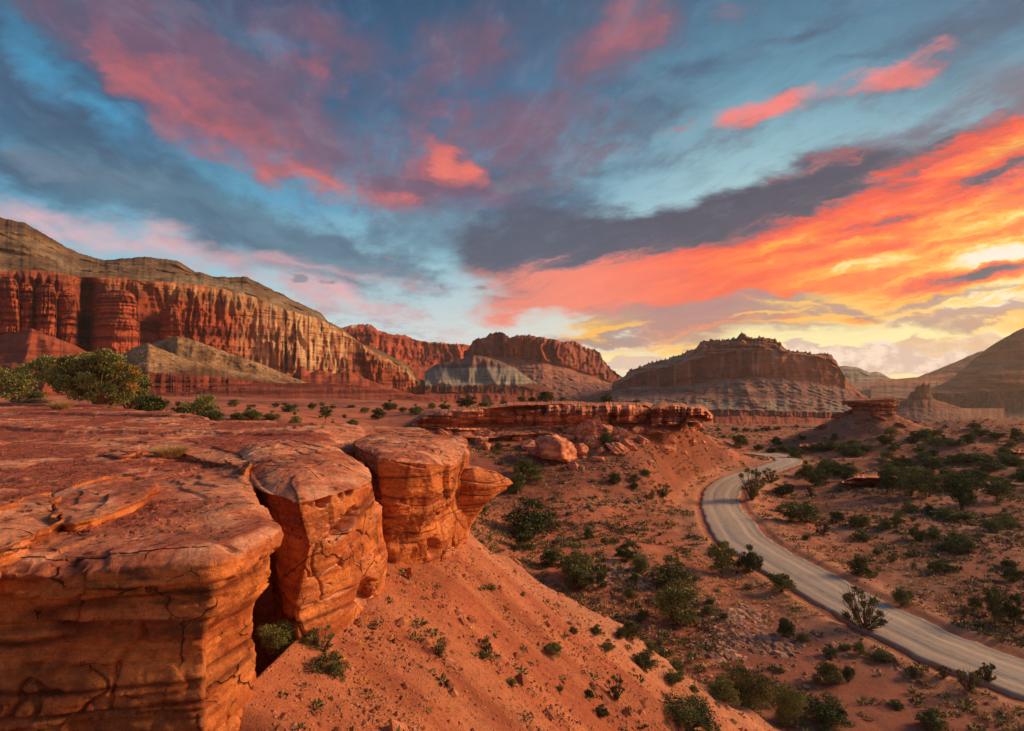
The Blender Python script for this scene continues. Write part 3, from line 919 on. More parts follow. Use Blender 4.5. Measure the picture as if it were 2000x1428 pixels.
def bulge(px, py, L, Z, v):
    """rounded towers standing out from the wall"""
    r = 0
    for cx, hw, top, a in ((22, 26, 548, 26), (62, 22, 552, 34), (92, 26, 556, 40), (133, 20, 568, 34), (222, 42, 572, 62), (228, 46, 622, 22), (322, 22, 602, 26), (350, 14, 640, 14), (458, 22, 590, 12)):
        t = 1 - ((px - cx) / hw) ** 2
        h = np.sqrt(np.clip(t, 0, 1)) * ss(py + 5 * pn(px / 9.0, 1.0, cx), top - 4, top + 16)
        r = np.maximum(r, a * h)
    rr = r * (1 + 0.16 * pn(Z / 4.0, 0.5) + 0.1 * pn(Z / 1.6, 4.5))
    gap = 30 * np.exp(-((px - 168) / 14.0) ** 2)
    n = ss(px, 668, 690)
    return rr - gap + 0 * n


def foot_col(px, py, L, Z, v, disp):
    c = cmix(RED, L3((164, 74, 50)), ss(nz(L, Z, 30, 8, 3), -0.4, 0.4))
    return cmix(c, DRED, 0.5 * ss(pn(Z / 2.2, 0.5, L / 300), 0.1, 0.4))


toeD = [(-260, 790), (0, 792), (300, 790), (850, 800)]
landform('cliff', -260, 848, 1.6,
         [(crestA, _sh(150)), (topB, _sh(8)), (botC, _sh(0)), (toeD, _sh(-120))],
         [dict(n=60, col=slope_col, rough=16, rs=60.0, gully=14, gs=150, g2=.12, strata=3.0, ss=9.0),
          dict(n=150, col=wall_col, flute=9.0, fs=30.0, strata=1.6, ss=6.0, rough=2.0, rs=14.0, extra=lambda px, py, L, Zw, v: -34 * np.exp(-((px - 166) / 15.0) ** 2)),
          dict(n=60, col=foot_col, gully=14, gs=46, strata=0.8, ss=6.0, dpow=0.9)],
         'tall banded red sandstone cliff with olive slopes above', seed=1.0, crest_noise=1.3, zback=-10)

def tower_col(px, py, L, Z, v, disp):
    b = pn(Z / 2.6, 0.5, L / 300) + 0.5 * pn(Z / 7.0, 3.5, L / 200)
    c = cmix(L3((184, 92, 62)), L3((112, 52, 40)), ss(b, -0.15, 0.35))
    return cmix(c, L3((150, 76, 54)), 0.5 * ss(nz(L, Z, 14, 40, 4), -.1, .3))


def tower(cx, hw, top, bot, d, tiers, seed, R=1.0, label=''):
    """a rounded, ledged tower standing before the wall; tiers: [(py, width factor)]"""
    x0, x1 = cx - hw, cx + hw
    xs = np.linspace(x0, x1, 25)
    t = (xs - cx) / hw
    rad = hw * d / 1111.0
    dep = [(x, d - R * rad * math.sqrt(max(0, 1 - q * q))) for x, q in zip(xs, t)]
    dtop = [(x, d + 6 - 0.55 * R * rad * math.sqrt(max(0, 1 - q * q))) for x, q in zip(xs, t)]
    crest = [(x, top + (bot - top) * 0.10 * abs(q) ** 2.2 + (bot - top) * 0.55 * abs(q) ** 9) for x, q in zip(xs, t)]
    lines = [(crest, dtop)]
    segs = []
    prev = 0
    for k, (py, g) in enumerate(tiers):
        dd = [(x, d - g * R * rad * math.sqrt(max(0, 1 - q * q))) for x, q in zip(xs, t)]
        lines.append(([(x, py + (bot - py) * 0.8 * abs(q) ** 9) for x, q in zip(xs, t)], dd))
        segs.append(dict(n=34, col=tower_col, strata=1.8, ss=4.0, flute=3.0, fs=18, rough=3.2, rs=13, env=False))
    lines.append(([(x, bot) for x in xs], [(x, q - 3) for x, q in lines[-1][1]]))
    segs.append(dict(n=60, col=tower_col, strata=1.8, ss=4.0, flute=3.0, fs=18, rough=3.2, rs=13, env=False))
    landform('cliff', x0, x1, 0.8, lines, segs, label, seed=seed, crest_noise=.5, back=1.05, zback=5)


tower(8, 28, 540, 664, 575, [(552, .9)], 141, label='outermost red tower at the left end of the cliff')
tower(42, 23, 552, 664, 588, [(562, .85), (592, 1.0)], 142, label='slender ledged tower, second from the left')
tower(84, 25, 553, 668, 596, [(564, .8), (600, 1.05)], 143, label='third tower from the left, with a shoulder')
tower(128, 24, 566, 676, 612, [(576, .85), (612, 1.0), (618, 1.15)], 144, label='fourth tower from the left, before the dark cleft')
tower(222, 50, 566, 690, 640, [(578, .8), (615, .95), (622, 1.15)], 145, label='broad two-tiered tower right of the dark cleft')
tower(330, 24, 600, 690, 690, [(612, .9)], 146, R=.9, label='squat red buttress right of the broad tower')


# pale debris ridges in front of the wall
def pale_col(px, py, L, Z, v, disp):
    c = cmix(L3((186, 142, 102)), L3((136, 96, 66)), ss(nz(L, Z, 22, 22, 3) + 0.9 * v - 0.3, -0.1, 0.6))
    return cmix(c, L3((84, 78, 50)), 0.8 * ss(fbm(L / 3.2, v * 22, 5, 3), 0.2, 0.42))


def redfan_col(px, py, L, Z, v, disp):
    c = cmix(L3((180, 92, 62)), L3((138, 66, 46)), ss(nz(L, Z, 12, 10, 3), -0.3, 0.4))
    return cmix(c, L3((110, 48, 36)), 0.5 * ss(pn(Z / 1.3, .5, L / 90), 0.15, 0.4))


landform('hill', 225, 640, 1.5,
         [([(225, 700), (262, 690), (300, 668), (345, 656), (365, 660), (420, 680), (500, 707), (560, 732), (600, 748), (640, 757)], [(225, 520), (345, 500), (640, 520)]),
          ([(225, 760), (345, 752), (500, 756), (640, 760)], [(225, 440), (345, 430), (640, 480)])],
         [dict(n=60, col=pale_col, gully=9, gs=46, rough=2.5, rs=9)], 'olive debris ridge below the red cliff, the farther of two', seed=8, crest_noise=.9, back=1.12, zback=5)
landform('hill', 205, 640, 1.5,
         [([(205, 712), (235, 694), (262, 678), (287, 670), (310, 680), (360, 700), (430, 716), (500, 733), (560, 748), (640, 759)], [(205, 420), (290, 400), (640, 440)]),
          ([(205, 735), (285, 728), (400, 733), (500, 745), (640, 762)], [(205, 370), (290, 350), (640, 400)]),
          ([(205, 775), (285, 772), (400, 766), (500, 762), (640, 767)], [(205, 325), (290, 310), (640, 380)])],
         [dict(n=40, col=pale_col, gully=6, gs=40, rough=2, rs=8), dict(n=60, col=redfan_col, flute=2.2, fs=6.5, strata=1.4, ss=2.0, rough=1.2, rs=6)],
         'pale crested debris hill over a fluted red foot', seed=11, crest_noise=.9, back=1.12, zback=5)
landform('hill', -260, 262, 1.5,
         [([(-260, 660), (0, 655), (30, 648), (60, 641), (85, 652), (130, 668), (180, 692), (262, 722)], [(-260, 470), (60, 430), (262, 430)]),
          ([(-260, 775), (262, 775)], [(-260, 300), (262, 300)])],
         [dict(n=90, col=foot_col, gully=16, gs=44, strata=1.4, ss=5.0, rough=1.5, rs=10)], 'smooth red clay fan under the towers', seed=21, crest_noise=.8, back=1.1, zback=5)


def bench_col(px, py, L, Z, v, disp):
    c = cmix(L3((176, 92, 64)), L3((126, 62, 46)), ss(pn(Z / 1.5, .5, L / 120) + .3 * nz(L, Z, 20, 5), -0.2, 0.3))
    return c


landform('hill', 200, 860, 1.5,
         [([(200, 776), (300, 772), (380, 766), (430, 752), (520, 749), (600, 748), (690, 752), (760, 762), (820, 774), (860, 782)], [(200, 262), (380, 270), (600, 300), (860, 330)]),
          ([(200, 780), (380, 768), (520, 757), (690, 762), (860, 786)], [(200, 256), (380, 262), (600, 286), (860, 322)]),
          ([(200, 796), (380, 792), (860, 794)], [(200, 190), (380, 205), (860, 250)])],
         [dict(n=14, col=bench_col, strata=1.0, ss=1.6, flute=.7, fs=7), dict(n=40, col=bench_col, strata=2.0, ss=1.8, gully=3, gs=20, rough=1, rs=5)],
         'low red layered bench at the foot of the debris hills', seed=31, crest_noise=.6, back=1.3, zback=2)
# red cones in front of the nose of the wall
landform('hill', 545, 860, 1.5,
         [([(545, 752), (570, 735), (588, 714), (606, 728), (622, 722), (650, 730), (682, 724), (700, 735), (750, 752), (800, 768), (860, 782)], [(545, 600), (700, 640), (860, 760)]),
          ([(545, 775), (860, 795)], [(545, 480), (860, 560)])],
         [dict(n=60, col=redfan_col, gully=14, gs=30, strata=.8, ss=4)], 'row of red clay cones under the pale wall', seed=41, crest_noise=.8, back=1.1, zback=0)

# --- second wall, set back
def wall2_col(px, py, L, Z, v, disp):
    c = cmix(L3((190, 92, 62)), L3((134, 60, 46)), ss(nz(L, Z, 26, 200, 3, 4) + .3 * pn(Z / 9, .5), -0.3, 0.4))
    return cmix(c, L3((206, 178, 150)), (1 - ss(v, 0.02, 0.10)) * ss(nz(L, Z, 60, 60, 4), -0.1, 0.2))


landform('cliff', 640, 935, 1.5,
         [([(640, 645), (682, 636), (700, 634), (722, 633), (738, 646), (760, 652), (790, 655), (805, 662), (830, 667), (856, 670), (865, 668), (880, 672), (905, 672), (935, 680)], [(640, 1500), (935, 1900)]),
          ([(640, 720), (720, 720), (800, 718), (860, 716), (935, 706)], [(640, 1450), (935, 1850)]),
          ([(640, 790), (935, 800)], [(640, 1250), (935, 1500)])],
         [dict(n=80, col=wall2_col, flute=18, fs=70, strata=3, ss=16, rough=4, rs=30), dict(n=40, col=foot_col, gully=20, gs=80)],
         'red cliff wall set back behind the long cliff', seed=51, crest_noise=1.0, crest_teeth=.6)


# --- central mesa with its grey-green badlands
def mesa_col(px, py, L, Z, v, disp):
    c = cmix(L3((184, 98, 74)), L3((128, 66, 56)), ss(nz(L, Z, 30, 300, 3, 4), -0.3, 0.35))
    return cmix(c, L3((206, 134, 104)), 0.5 * ss(nz(L, Z, 16, 200, 7, 3), 0.2, 0.5))


def mesa_talus(px, py, L, Z, v, disp):
    c = cmix(L3((172, 112, 92)), L3((128, 84, 80)), ss(nz(L, Z, 200, 14, 3, 4) + 0.5 * (py - 745) / 40, -0.3, 0.4))
    pale = ss(fbm(L / 4.0, Z / 3.0, 3, 3), 0.22, 0.42)
    return cmix(c, L3((200, 158, 134)), 0.45 * pale)


landform('mesa', 905, 1235, 1.4,
         [([(905, 690), (915, 682), (922, 668), (932, 661), (948, 661), (958, 652), (970, 648), (985, 652), (995, 660), (1010, 656), (1035, 655), (1055, 660), (1080, 662), (1100, 668), (1120, 666), (1145, 680), (1163, 684), (1172, 690),
            (1178, 704), (1190, 716), (1204, 730), (1215, 738), (1235, 752)], [(905, 1330), (1060, 1300), (1235, 1420)]),
          ([(905, 697), (940, 695), (1000, 699), (1060, 708), (1100, 716), (1150, 734), (1185, 746), (1215, 754), (1235, 760)], [(905, 1310), (1060, 1280), (1235, 1390)]),
          ([(905, 800), (1060, 805), (1235, 815)], [(905, 1050), (1060, 1020), (1235, 1100)])],
         [dict(n=90, col=mesa_col, flute=15, fs=56, strata=1.5, ss=18, rough=3, rs=24), dict(n=80, col=mesa_talus, gully=14, gs=90, rough=7, rs=16, strata=3, ss=12)],
         'long red mesa with a vertical fluted wall and rubble apron', seed=61, crest_noise=1.3, crest_teeth=1.2)


def bad_col(px, py, L, Z, v, disp):
    yb = py + 3.5 * pn(px / 18.0, .5) + 2.5 * fbm(px / 5.0, py / 5.0, 2, 3) + 0.03 * (px - 920)
    c = cmix(L3((150, 106, 92)), MAUVE, ss(yb, 707, 714))
    c = cmix(c, BLUEG * (1 + 0.25 * pn(Z / 4.0, 1.5, L / 300))[..., None], ss(yb, 715, 722))
    c = cmix(c, L3((126, 70, 56)), ss(yb, 750, 755))
    c = cmix(c, L3((168, 84, 60)), ss(yb, 764, 772))
    return cmix(c, c * 0.8, ss(pn(Z / 3.0, .5, L / 200), .1, .3))


landform('hill', 830, 1080, 1.4,
         [([(830, 726), (850, 712), (880, 706), (905, 700), (925, 693), (945, 697), (975, 704), (1010, 722), (1040, 744), (1080, 762)], [(830, 1150), (940, 1120), (1080, 1130)]),
          ([(830, 752), (900, 751), (960, 752), (1040, 760), (1080, 770)], [(830, 1000), (1080, 1030)]),
          ([(830, 768), (960, 768), (1080, 778)], [(830, 985), (1080, 1015)]),
          ([(830, 800), (1080, 805)], [(830, 880), (1080, 900)])],
         [dict(n=60, col=bad_col, gully=20, gs=34, env=True), dict(n=20, col=bad_col, flute=8, fs=22), dict(n=30, col=bad_col, gully=18, gs=30)],
         'grey green badland hill on a red base', seed=71, crest_noise=.6, back=1.1)


# --- right-hand mesa
def mesaR_col(px, py, L, Z, v, disp):
    c = cmix(L3((158, 84, 66)), L3((112, 56, 50)), ss(nz(L, Z, 36, 260, 3, 4) + .3 * pn(Z / 10, .5, L / 500), -0.3, 0.35))
    lo = ss(py, 690, 700) * ss(px, 1450, 1500)
    c = cmix(c, L3((182, 104, 74)), lo * 0.7)
    return cmix(c, L3((200, 150, 120)), 0.35 * ss(nz(L, Z, 14, 160, 9, 3), 0.25, 0.5))


def mesaR_cap(px, py, L, Z, v, disp):
    c = cmix(L3((142, 74, 58)), L3((186, 128, 100)), ss(pn(Z / 4.0, .5, L / 200) + .3 * nz(L, Z, 20, 8), -0.1, 0.3))
    return cmix(c, L3((186, 150, 128)), ss(1385 - px, 0, 40) * .8)


def mesaR_talus(px, py, L, Z, v, disp):
    yb = py + 2.0 * pn(px / 22.0, .5) - 0.015 * (px - 1400)
    c = cmix(L3((164, 116, 98)), L3((140, 94, 84)), ss(nz(L, Z, 60, 10, 3, 4), -0.3, 0.4))
    c = cmix(c, PURP, ss(yb, 761, 765) * (1 - ss(yb, 773, 779)) * (0.45 + 0.55 * ss(pn(px / 60.0, 2.2), -0.2, 0.2)))
    pale = ss(fbm(L / 3.5, Z / 2.6, 3, 3), 0.2, 0.42)
    c = cmix(c, L3((196, 158, 136)), 0.4 * pale * (1 - ss(yb, 778, 786)))
    bg = ss(yb + 3 * fbm(px / 6.0, py / 6.0, 4, 3), 777, 786) * (1 - ss(yb, 799, 802)) * ss(pn(px / 26.0, 7.7) + .05, -0.1, 0.25)
    c = cmix(c, BLUEG, bg * .7)
    c = cmix(c, L3((186, 140, 128)), ss(yb, 798, 800) * (1 - ss(yb, 802, 804)))
    return c


def mesaR_base(px, py, L, Z, v, disp):
    c = cmix(L3((112, 56, 50)), L3((150, 74, 62)), ss(pn(Z / 3.0, .5, L / 200) + .3 * nz(L, Z, 12, 30), -.1, .3))
    return cmix(c, L3((160, 78, 58)), ss(v, 0.35, 0.6))


landform('mesa', 1195, 1725, 1.4,
         [([(1195, 752), (1215, 738), (1232, 724), (1250, 716), (1275, 708), (1300, 702), (1330, 694), (1345, 684), (1358, 682), (1370, 668), (1376, 664), (1384, 668), (1388, 662), (1400, 666), (1425, 664), (1440, 660), (1444, 655), (1448, 651), (1456, 652), (1462, 660),
            (1500, 660), (1515, 664), (1530, 676), (1540, 686), (1570, 688), (1600, 692), (1608, 694), (1612, 690), (1622, 692), (1628, 700), (1640, 716), (1652, 738), (1662, 755), (1690, 775), (1725, 800)], [(1195, 1180), (1450, 1120), (1725, 1080)]),
          ([(1195, 757), (1250, 728), (1300, 718), (1350, 705), (1400, 692), (1450, 684), (1500, 684), (1550, 690), (1600, 697), (1640, 722), (1656, 745), (1690, 778), (1725, 803)], [(1195, 1150), (1450, 1060), (1725, 1050)]),
          ([(1195, 762), (1250, 754), (1300, 756), (1350, 752), (1400, 742), (1450, 738), (1500, 736), (1550, 742), (1600, 750), (1650, 760), (1690, 782), (1725, 806)], [(1195, 1120), (1450, 1040), (1725, 1030)]),
          ([(1195, 800), (1400, 800), (1560, 803), (1650, 806), (1725, 812)], [(1195, 930), (1450, 860), (1725, 900)]),
          ([(1195, 812), (1450, 812), (1725, 818)], [(1195, 920), (1450, 850), (1725, 890)]),
          ([(1195, 845), (1725, 845)], [(1195, 700), (1725, 720)])],
         [dict(n=36, col=mesaR_cap, rough=16, rs=26, strata=7, ss=7, flute=5, fs=34), dict(n=90, col=mesaR_col, flute=13, fs=60, strata=2.2, ss=13, rough=4, rs=24),
          dict(n=80, col=mesaR_talus, gully=16, gs=80, rough=6, rs=13, strata=4, ss=10), dict(n=22, col=mesaR_base, flute=6, fs=18), dict(n=30, col=foot_col, gully=14, gs=24)],
         'broad dark mesa with a knobbly summit, banded rubble apron and red base', seed=81, crest_noise=1.2, crest_teeth=1.8)


# --- far ridges and the big hill at the right
def far_col(px, py, L, Z, v, disp):
    c = cmix(L3((168, 150, 132)), L3((132, 112, 92)), ss(nz(L, Z, 200, 20, 3, 4), -0.3, 0.3))
    return c


def bench2_col(px, py, L, Z, v, disp):
    c = cmix(L3((150, 92, 76)), L3((112, 84, 76)), ss(pn(Z / 9.0, .5, L / 500) + .3 * nz(L, Z, 60, 12), -.1, .3))
    return cmix(c, L3((178, 152, 132)), 0.5 * ss(nz(L, Z, 120, 8, 5), .2, .4))


landform('hill', 1630, 2250, 1.6,
         [([(1630, 716), (1650, 714), (1680, 719), (1700, 728), (1712, 725), (1728, 732), (1740, 740), (1790, 742), (1850, 740), (1900, 745), (2250, 745)], [(1630, 3200), (1800, 3000), (2250, 3000)]),
          ([(1630, 745), (1750, 748), (2250, 750)], [(1630, 2900), (2250, 2700)]),
          ([(1630, 790), (1850, 792), (2250, 800)], [(1630, 1900), (2250, 1700)]),
          ([(1630, 850), (2250, 850)], [(1630, 1000), (2250, 1000)])],
         [dict(n=30, col=far_col, rough=40, rs=120, gully=30, gs=160), dict(n=50, col=bench2_col, strata=24, ss=18, rough=14, rs=60), dict(n=40, col=bench2_col, gully=24, gs=70, rough=10, rs=30, strata=6, ss=8)],
         'pale far ridge and layered benches beyond the mesa', seed=91, crest_noise=.8, zback=-60)


def hillR_col(px, py, L, Z, v, disp):
    c = cmix(L3((196, 112, 76)), L3((150, 84, 56)), ss(nz(L, Z, 120, 16, 3, 4), -0.3, 0.3))
    return cmix(c, L3((140, 118, 74)), 0.35 * ss(nz(L, Z, 60, 40, 7), 0.1, 0.4) * (1 - ss(v, .4, .8)))


def wallR_col(px, py, L, Z, v, disp):
    return cmix(L3((150, 84, 66)), L3((112, 62, 54)), ss(nz(L, Z, 24, 200, 3, 4), -0.3, 0.3))


landform('hill', 1700, 2260, 1.6,
         [([(1700, 746), (1740, 741), (1790, 737), (1830, 722), (1870, 706), (1910, 688), (1935, 682), (1960, 684), (2260, 680)], [(1700, 2300), (2260, 2300)]),
          ([(1700, 752), (1790, 749), (1900, 745), (2260, 745)], [(1700, 2000), (2260, 2000)]),
          ([(1700, 800), (2260, 805)], [(1700, 1600), (2260, 1500)])],
         [dict(n=40, col=hillR_col, rough=20, rs=90, gully=16, gs=120), dict(n=40, col=bench2_col, strata=14, ss=14, rough=10, rs=50)],
         'low green-brown spur running out from the big hill', seed=95, crest_noise=.7, zback=-60)
landform('hill', 1805, 2330, 1.6,
         [([(1805, 764), (1850, 745), (1880, 722), (1905, 700), (1930, 680), (1960, 662), (1985, 648), (2000, 641), (2060, 618), (2150, 600), (2330, 590)], [(1805, 1650), (2330, 1500)]),
          ([(1805, 768), (1870, 768), (1930, 765), (2000, 762), (2330, 750)], [(1805, 1450), (2330, 1300)]),
          ([(1805, 800), (1870, 806), (1940, 806), (2000, 803), (2330, 800)], [(1805, 1430), (2330, 1285)]),
          ([(1805, 850), (2330, 850)], [(1805, 1000), (2330, 950)])],
         [dict(n=90, col=hillR_col, rough=14, rs=50, gully=12, gs=110, strata=14, ss=16), dict(n=50, col=wallR_col, flute=12, fs=44, strata=2, ss=12), dict(n=50, col=bench2_col, gully=16, gs=60, strata=5, ss=6)],
         'big sloping hill with a dark wall across its foot', seed=101, crest_noise=.6, zback=-60)


def castle_col(px, py, L, Z, v, disp):
    return cmix(L3((164, 106, 80)), L3((128, 82, 64)), ss(nz(L, Z, 10, 60, 3), -.3, .3))


def cone_col(px, py, L, Z, v, disp):
    c = cmix(L3((170, 104, 80)), L3((140, 84, 70)), ss(py, 775, 785))
    return cmix(c, L3((150, 142, 130)), ss(py + 2 * pn(px / 20, .3), 797, 803) * (1 - ss(py, 825, 832)) * .2)


landform('butte', 1692, 1960, 1.3,
         [([(1692, 812), (1740, 789), (1770, 780), (1778, 766), (1786, 764), (1790, 752), (1798, 753), (1804, 746), (1810, 753), (1814, 748), (1818, 760), (1821, 778), (1850, 788), (1900, 806), (1960, 822)], [(1692, 1000), (1800, 985), (1960, 1000)]),
          ([(1692, 814), (1740, 791), (1770, 784), (1800, 779), (1821, 781), (1850, 791), (1900, 808), (1960, 824)], [(1692, 990), (1800, 975), (1960, 990)]),
          ([(1692, 850), (1960, 852)], [(1692, 880), (1960, 880)])],
         [dict(n=44, col=castle_col, flute=2.5, fs=14, rough=2, rs=10), dict(n=56, col=cone_col, gully=3, gs=24, rough=2, rs=10)],
         'small castle-shaped butte on a banded cone', seed=111, crest_noise=.7, back=1.06, zback=-30)
# ------------------------------------------------------------------ foreground sandstone
def P2(px, py, d):
    return at(px, py, d)


def proj(P):
    """photograph position of world points (used while modelling traced hollows)"""
    y = np.maximum(P[..., 1], 0.5)
    return 1000 + 1111.0 * P[..., 0] / y, 750 - 1111.0 * (P[..., 2] - CAMZ) / y


def cracks(x, y, z, s, w=0.03, seed=0.0):
    a = np.abs(fbm(x * s, y * s, z * s + seed, 3))
    return np.exp(-(a / w) ** 2) * ss(pn(x * s * .7, y * s * .7, z * s * .7 + seed + 9), -0.1, 0.15)


def strata_disp(P, seed=0.0):
    x, y, z = P[..., 0], P[..., 1], P[..., 2]
    zz = z + 0.05 * x - 0.02 * y + 0.10 * pn(x * 0.5, y * 0.5, z * .6 + seed)
    d = 0.09 * terr(pn(zz * 1.1, seed, pn(x * .35, y * .35, 5) * .6) * 2, 2.0, .7)
    d = d + 0.05 * pn(zz * 5.0, x * .25 + seed, y * .25) + 0.04 * pn(zz * 13.0, x * .8 + seed, y * .8)
    # thin dark partings between beds
    d = d - 0.10 * np.exp(-(pn(zz * 1.5, x * .12 + seed, y * .12 + 3) / 0.035) ** 2)
    return d


def wall_near(P, seed=0.0, k=1.0, fine=1.0, st=0.5):
    x, y, z = P[..., 0], P[..., 1], P[..., 2]
    q = x + y + 0.25 * pn(x * .8, y * .8, z * .8 + seed)
    d = st * strata_disp(P, seed)
    d = d + 0.14 * joints(q, z + 0.06 * x, 2.0, 1.0, seed) + 0.045 * fine * joints(q + .3 * z, z + 0.1 * x, 0.8, 0.30, seed + 9)
    d = d + 0.02 * fine * joints(q - .4 * z, z, 0.22, 0.09, seed + 17) * ss(pn(x * .9, y * .9, z * 1.4 + 3), -.1, .3)
    d = d + 0.13 * pn(x * .7, y * .7, z * .7 + seed) + 0.04 * fbm(x * 1.6, y * 1.6, z * 1.6 + seed, 3) + 0.02 * fbm(x * 6, y * 6, z * 9 + seed, 4)
    d = d - 0.12 * cracks(x, y, z * 1.3, 0.8, 0.025, seed)
    return d * k


def face_color(P, n, seed=0.0, stain=1.0):
    x, y, z = P[..., 0], P[..., 1], P[..., 2]
    base = cmix(L3((210, 124, 68)), L3((172, 90, 50)), ss(fbm(x * .9, y * .9, z * 2.2 + seed, 4), -0.35, 0.35))
    base = cmix(base, L3((214, 136, 86)), 0.45 * ss(fbm(x * .5, y * .5, z * 6 + seed, 4), 0.1, 0.5))
    # desert varnish: dark streaks that follow the beds of the camera-side wall
    dv = fbm(x * .55, y * .55, z * 3.6 + 0.3 * x + seed, 5)
    front = ss(-n[..., 1] - 0.55 * np.abs(n[..., 0]), 0.1, 0.6)
    up = ss(z, 11.9, 12.5) * (1 - ss(z, 12.95, 13.1))
    base = cmix(base, L3((88, 60, 40)), stain * front * ss(dv, -0.12, 0.25) * (0.42 + 0.45 * up))
    # partings are darker, dusty red
    zz = z + 0.05 * x - 0.02 * y + 0.10 * pn(x * 0.5, y * 0.5, z * .6 + seed)
    base = cmix(base, L3((104, 48, 32)), 0.8 * np.exp(-(pn(zz * 1.5, x * .12 + seed, y * .12 + 3) / 0.05) ** 2))
    return base


def top_color(P):
    x, y, z = P[..., 0], P[..., 1], P[..., 2]
    rock = cmix(L3((220, 144, 108)), L3((190, 108, 80)), ss(fbm(x * .5, y * .5, 3, 4), -0.4, 0.4))
    rock = cmix(rock, L3((240, 178, 142)), 0.55 * ss(fbm(x * 1.4, y * 1.4, 8, 4), 0.15, 0.55))
    rock = cmix(rock, L3((96, 58, 46)), 0.8 * ss(fbm(x * 5.0, y * 5.0, 8, 3), 0.42, 0.6))
    return rock


def plate(x, y):
    """flaky plates of the slickrock: steps of a few centimetres"""
    w = 0.4 * pn(x * .4, y * .4, 9)
    a = fbm(x * 0.34 + w, y * 0.34 - w, 2.0, 4)
    s = 0.075 * terr(a * 1.6, 2.0, 0.92)
    b = fbm(x * 1.1, y * 1.1, 6.0, 4)
    s = s + 0.014 * terr(b * 2.0, 2.0, 0.85)
    return s


def soil_mask(x, y):
    """red grit lying in the hollows of the slab"""
    m = ss(fbm(x * 0.22 + 3, y * 0.22, 5.0, 4) + 0.25 * fbm(x * 1.6, y * 1.6, 1.0, 3) + 0.16, 0.0, 0.14)
    inland = ss(-x - 2.6 - 0.10 * (y - 7) * 1.0, 1.0, 2.6)
    edge = ss(y, 6.9, 7.6)
    return m * inland * edge


def ztop(x, y):
    z = 13.16 + 0.03 * (x + 3.3) * (1 - ss(y, 6, 12)) + 0.006 * (y - 7) + 0.06 * pn(x * 0.12, y * 0.12, 3.0)
    z = z + plate(x, y) * (1 - 0.7 * soil_mask(x, y)) + 0.02 * fbm(x * 2.2, y * 2.2, 3, 3)
    z = z + 0.012 * fbm(x * 9, y * 9, 7, 3) * soil_mask(x, y)
    # small scarps that cross the flat farther in
    q = y + 0.25 * x + 1.2 * pn(x * .15, y * .15, 7)
    for c, h in ((17.0, .10), (23.5, .14), (30.0, .16), (37.0, .2)):
        z = z + h * ss(q, c, c + 0.25) * ss(-x, 5, 8)
    z = z - 0.20 * ss(q, 18, 40)
    # behind blocks two and three the slab lies a little lower
    z = z - 0.22 * ss(x, -7.0, -5.0) * ss(y, 14.5, 16.5)
    return z


RIM = _catmull([(-13, 6.3), (-9.5, 6.5), (-7.2, 6.15), (-5.6, 6.25), (-4.5, 6.36), (-3.9, 6.48), (-3.55, 6.56), (-3.43, 6.62), (-3.36, 6.8), (-3.3, 7.15), (-3.22, 7.65), (-3.42, 8.15), (-4.0, 9.0), (-4.75, 10.2), (-5.45, 11.9),
                (-6.3, 13.4), (-6.9, 14.7), (-6.6, 15.8), (-5.4, 16.8), (-4.2, 18.2), (-3.3, 21), (-3.6, 23.4), (-5.5, 24.1), (-8, 24.4), (-10.5, 24.7), (-12.6, 25.6), (-15.5, 28), (-19, 31.5), (-24, 35.5), (-29, 39), (-36, 43), (-48, 46), (-62, 47)], 40)


def in_poly(x, y, poly_):
    ins = np.zeros(x.shape, bool)
    n = len(poly_)
    for i in range(n):
        x1, y1 = poly_[i]
        x2, y2 = poly_[(i + 1) % n]
        c = ((y1 > y) != (y2 > y))
        with np.errstate(divide='ignore', invalid='ignore'):
            xi = (x2 - x1) * (y - y1) / (y2 - y1 + 1e-12) + x1
        ins ^= c & (x < xi)
    return ins


def hollows(S, lst):
    px, py = proj(S)
    d = 0
    for (cx, cy, rx, ry, rot, dep) in lst:
        a = RAD(rot)
        u = (px - cx) * math.cos(a) - (py - cy) * math.sin(a)
        v = (px - cx) * math.sin(a) + (py - cy) * math.cos(a)
        w = 1 + 0.35 * pn(px / 9.0, py / 9.0, cx)
        r2 = (u / rx) ** 2 + (v / ry) ** 2
        d = d - dep * np.exp(-(r2 * w) ** 2)
    return d


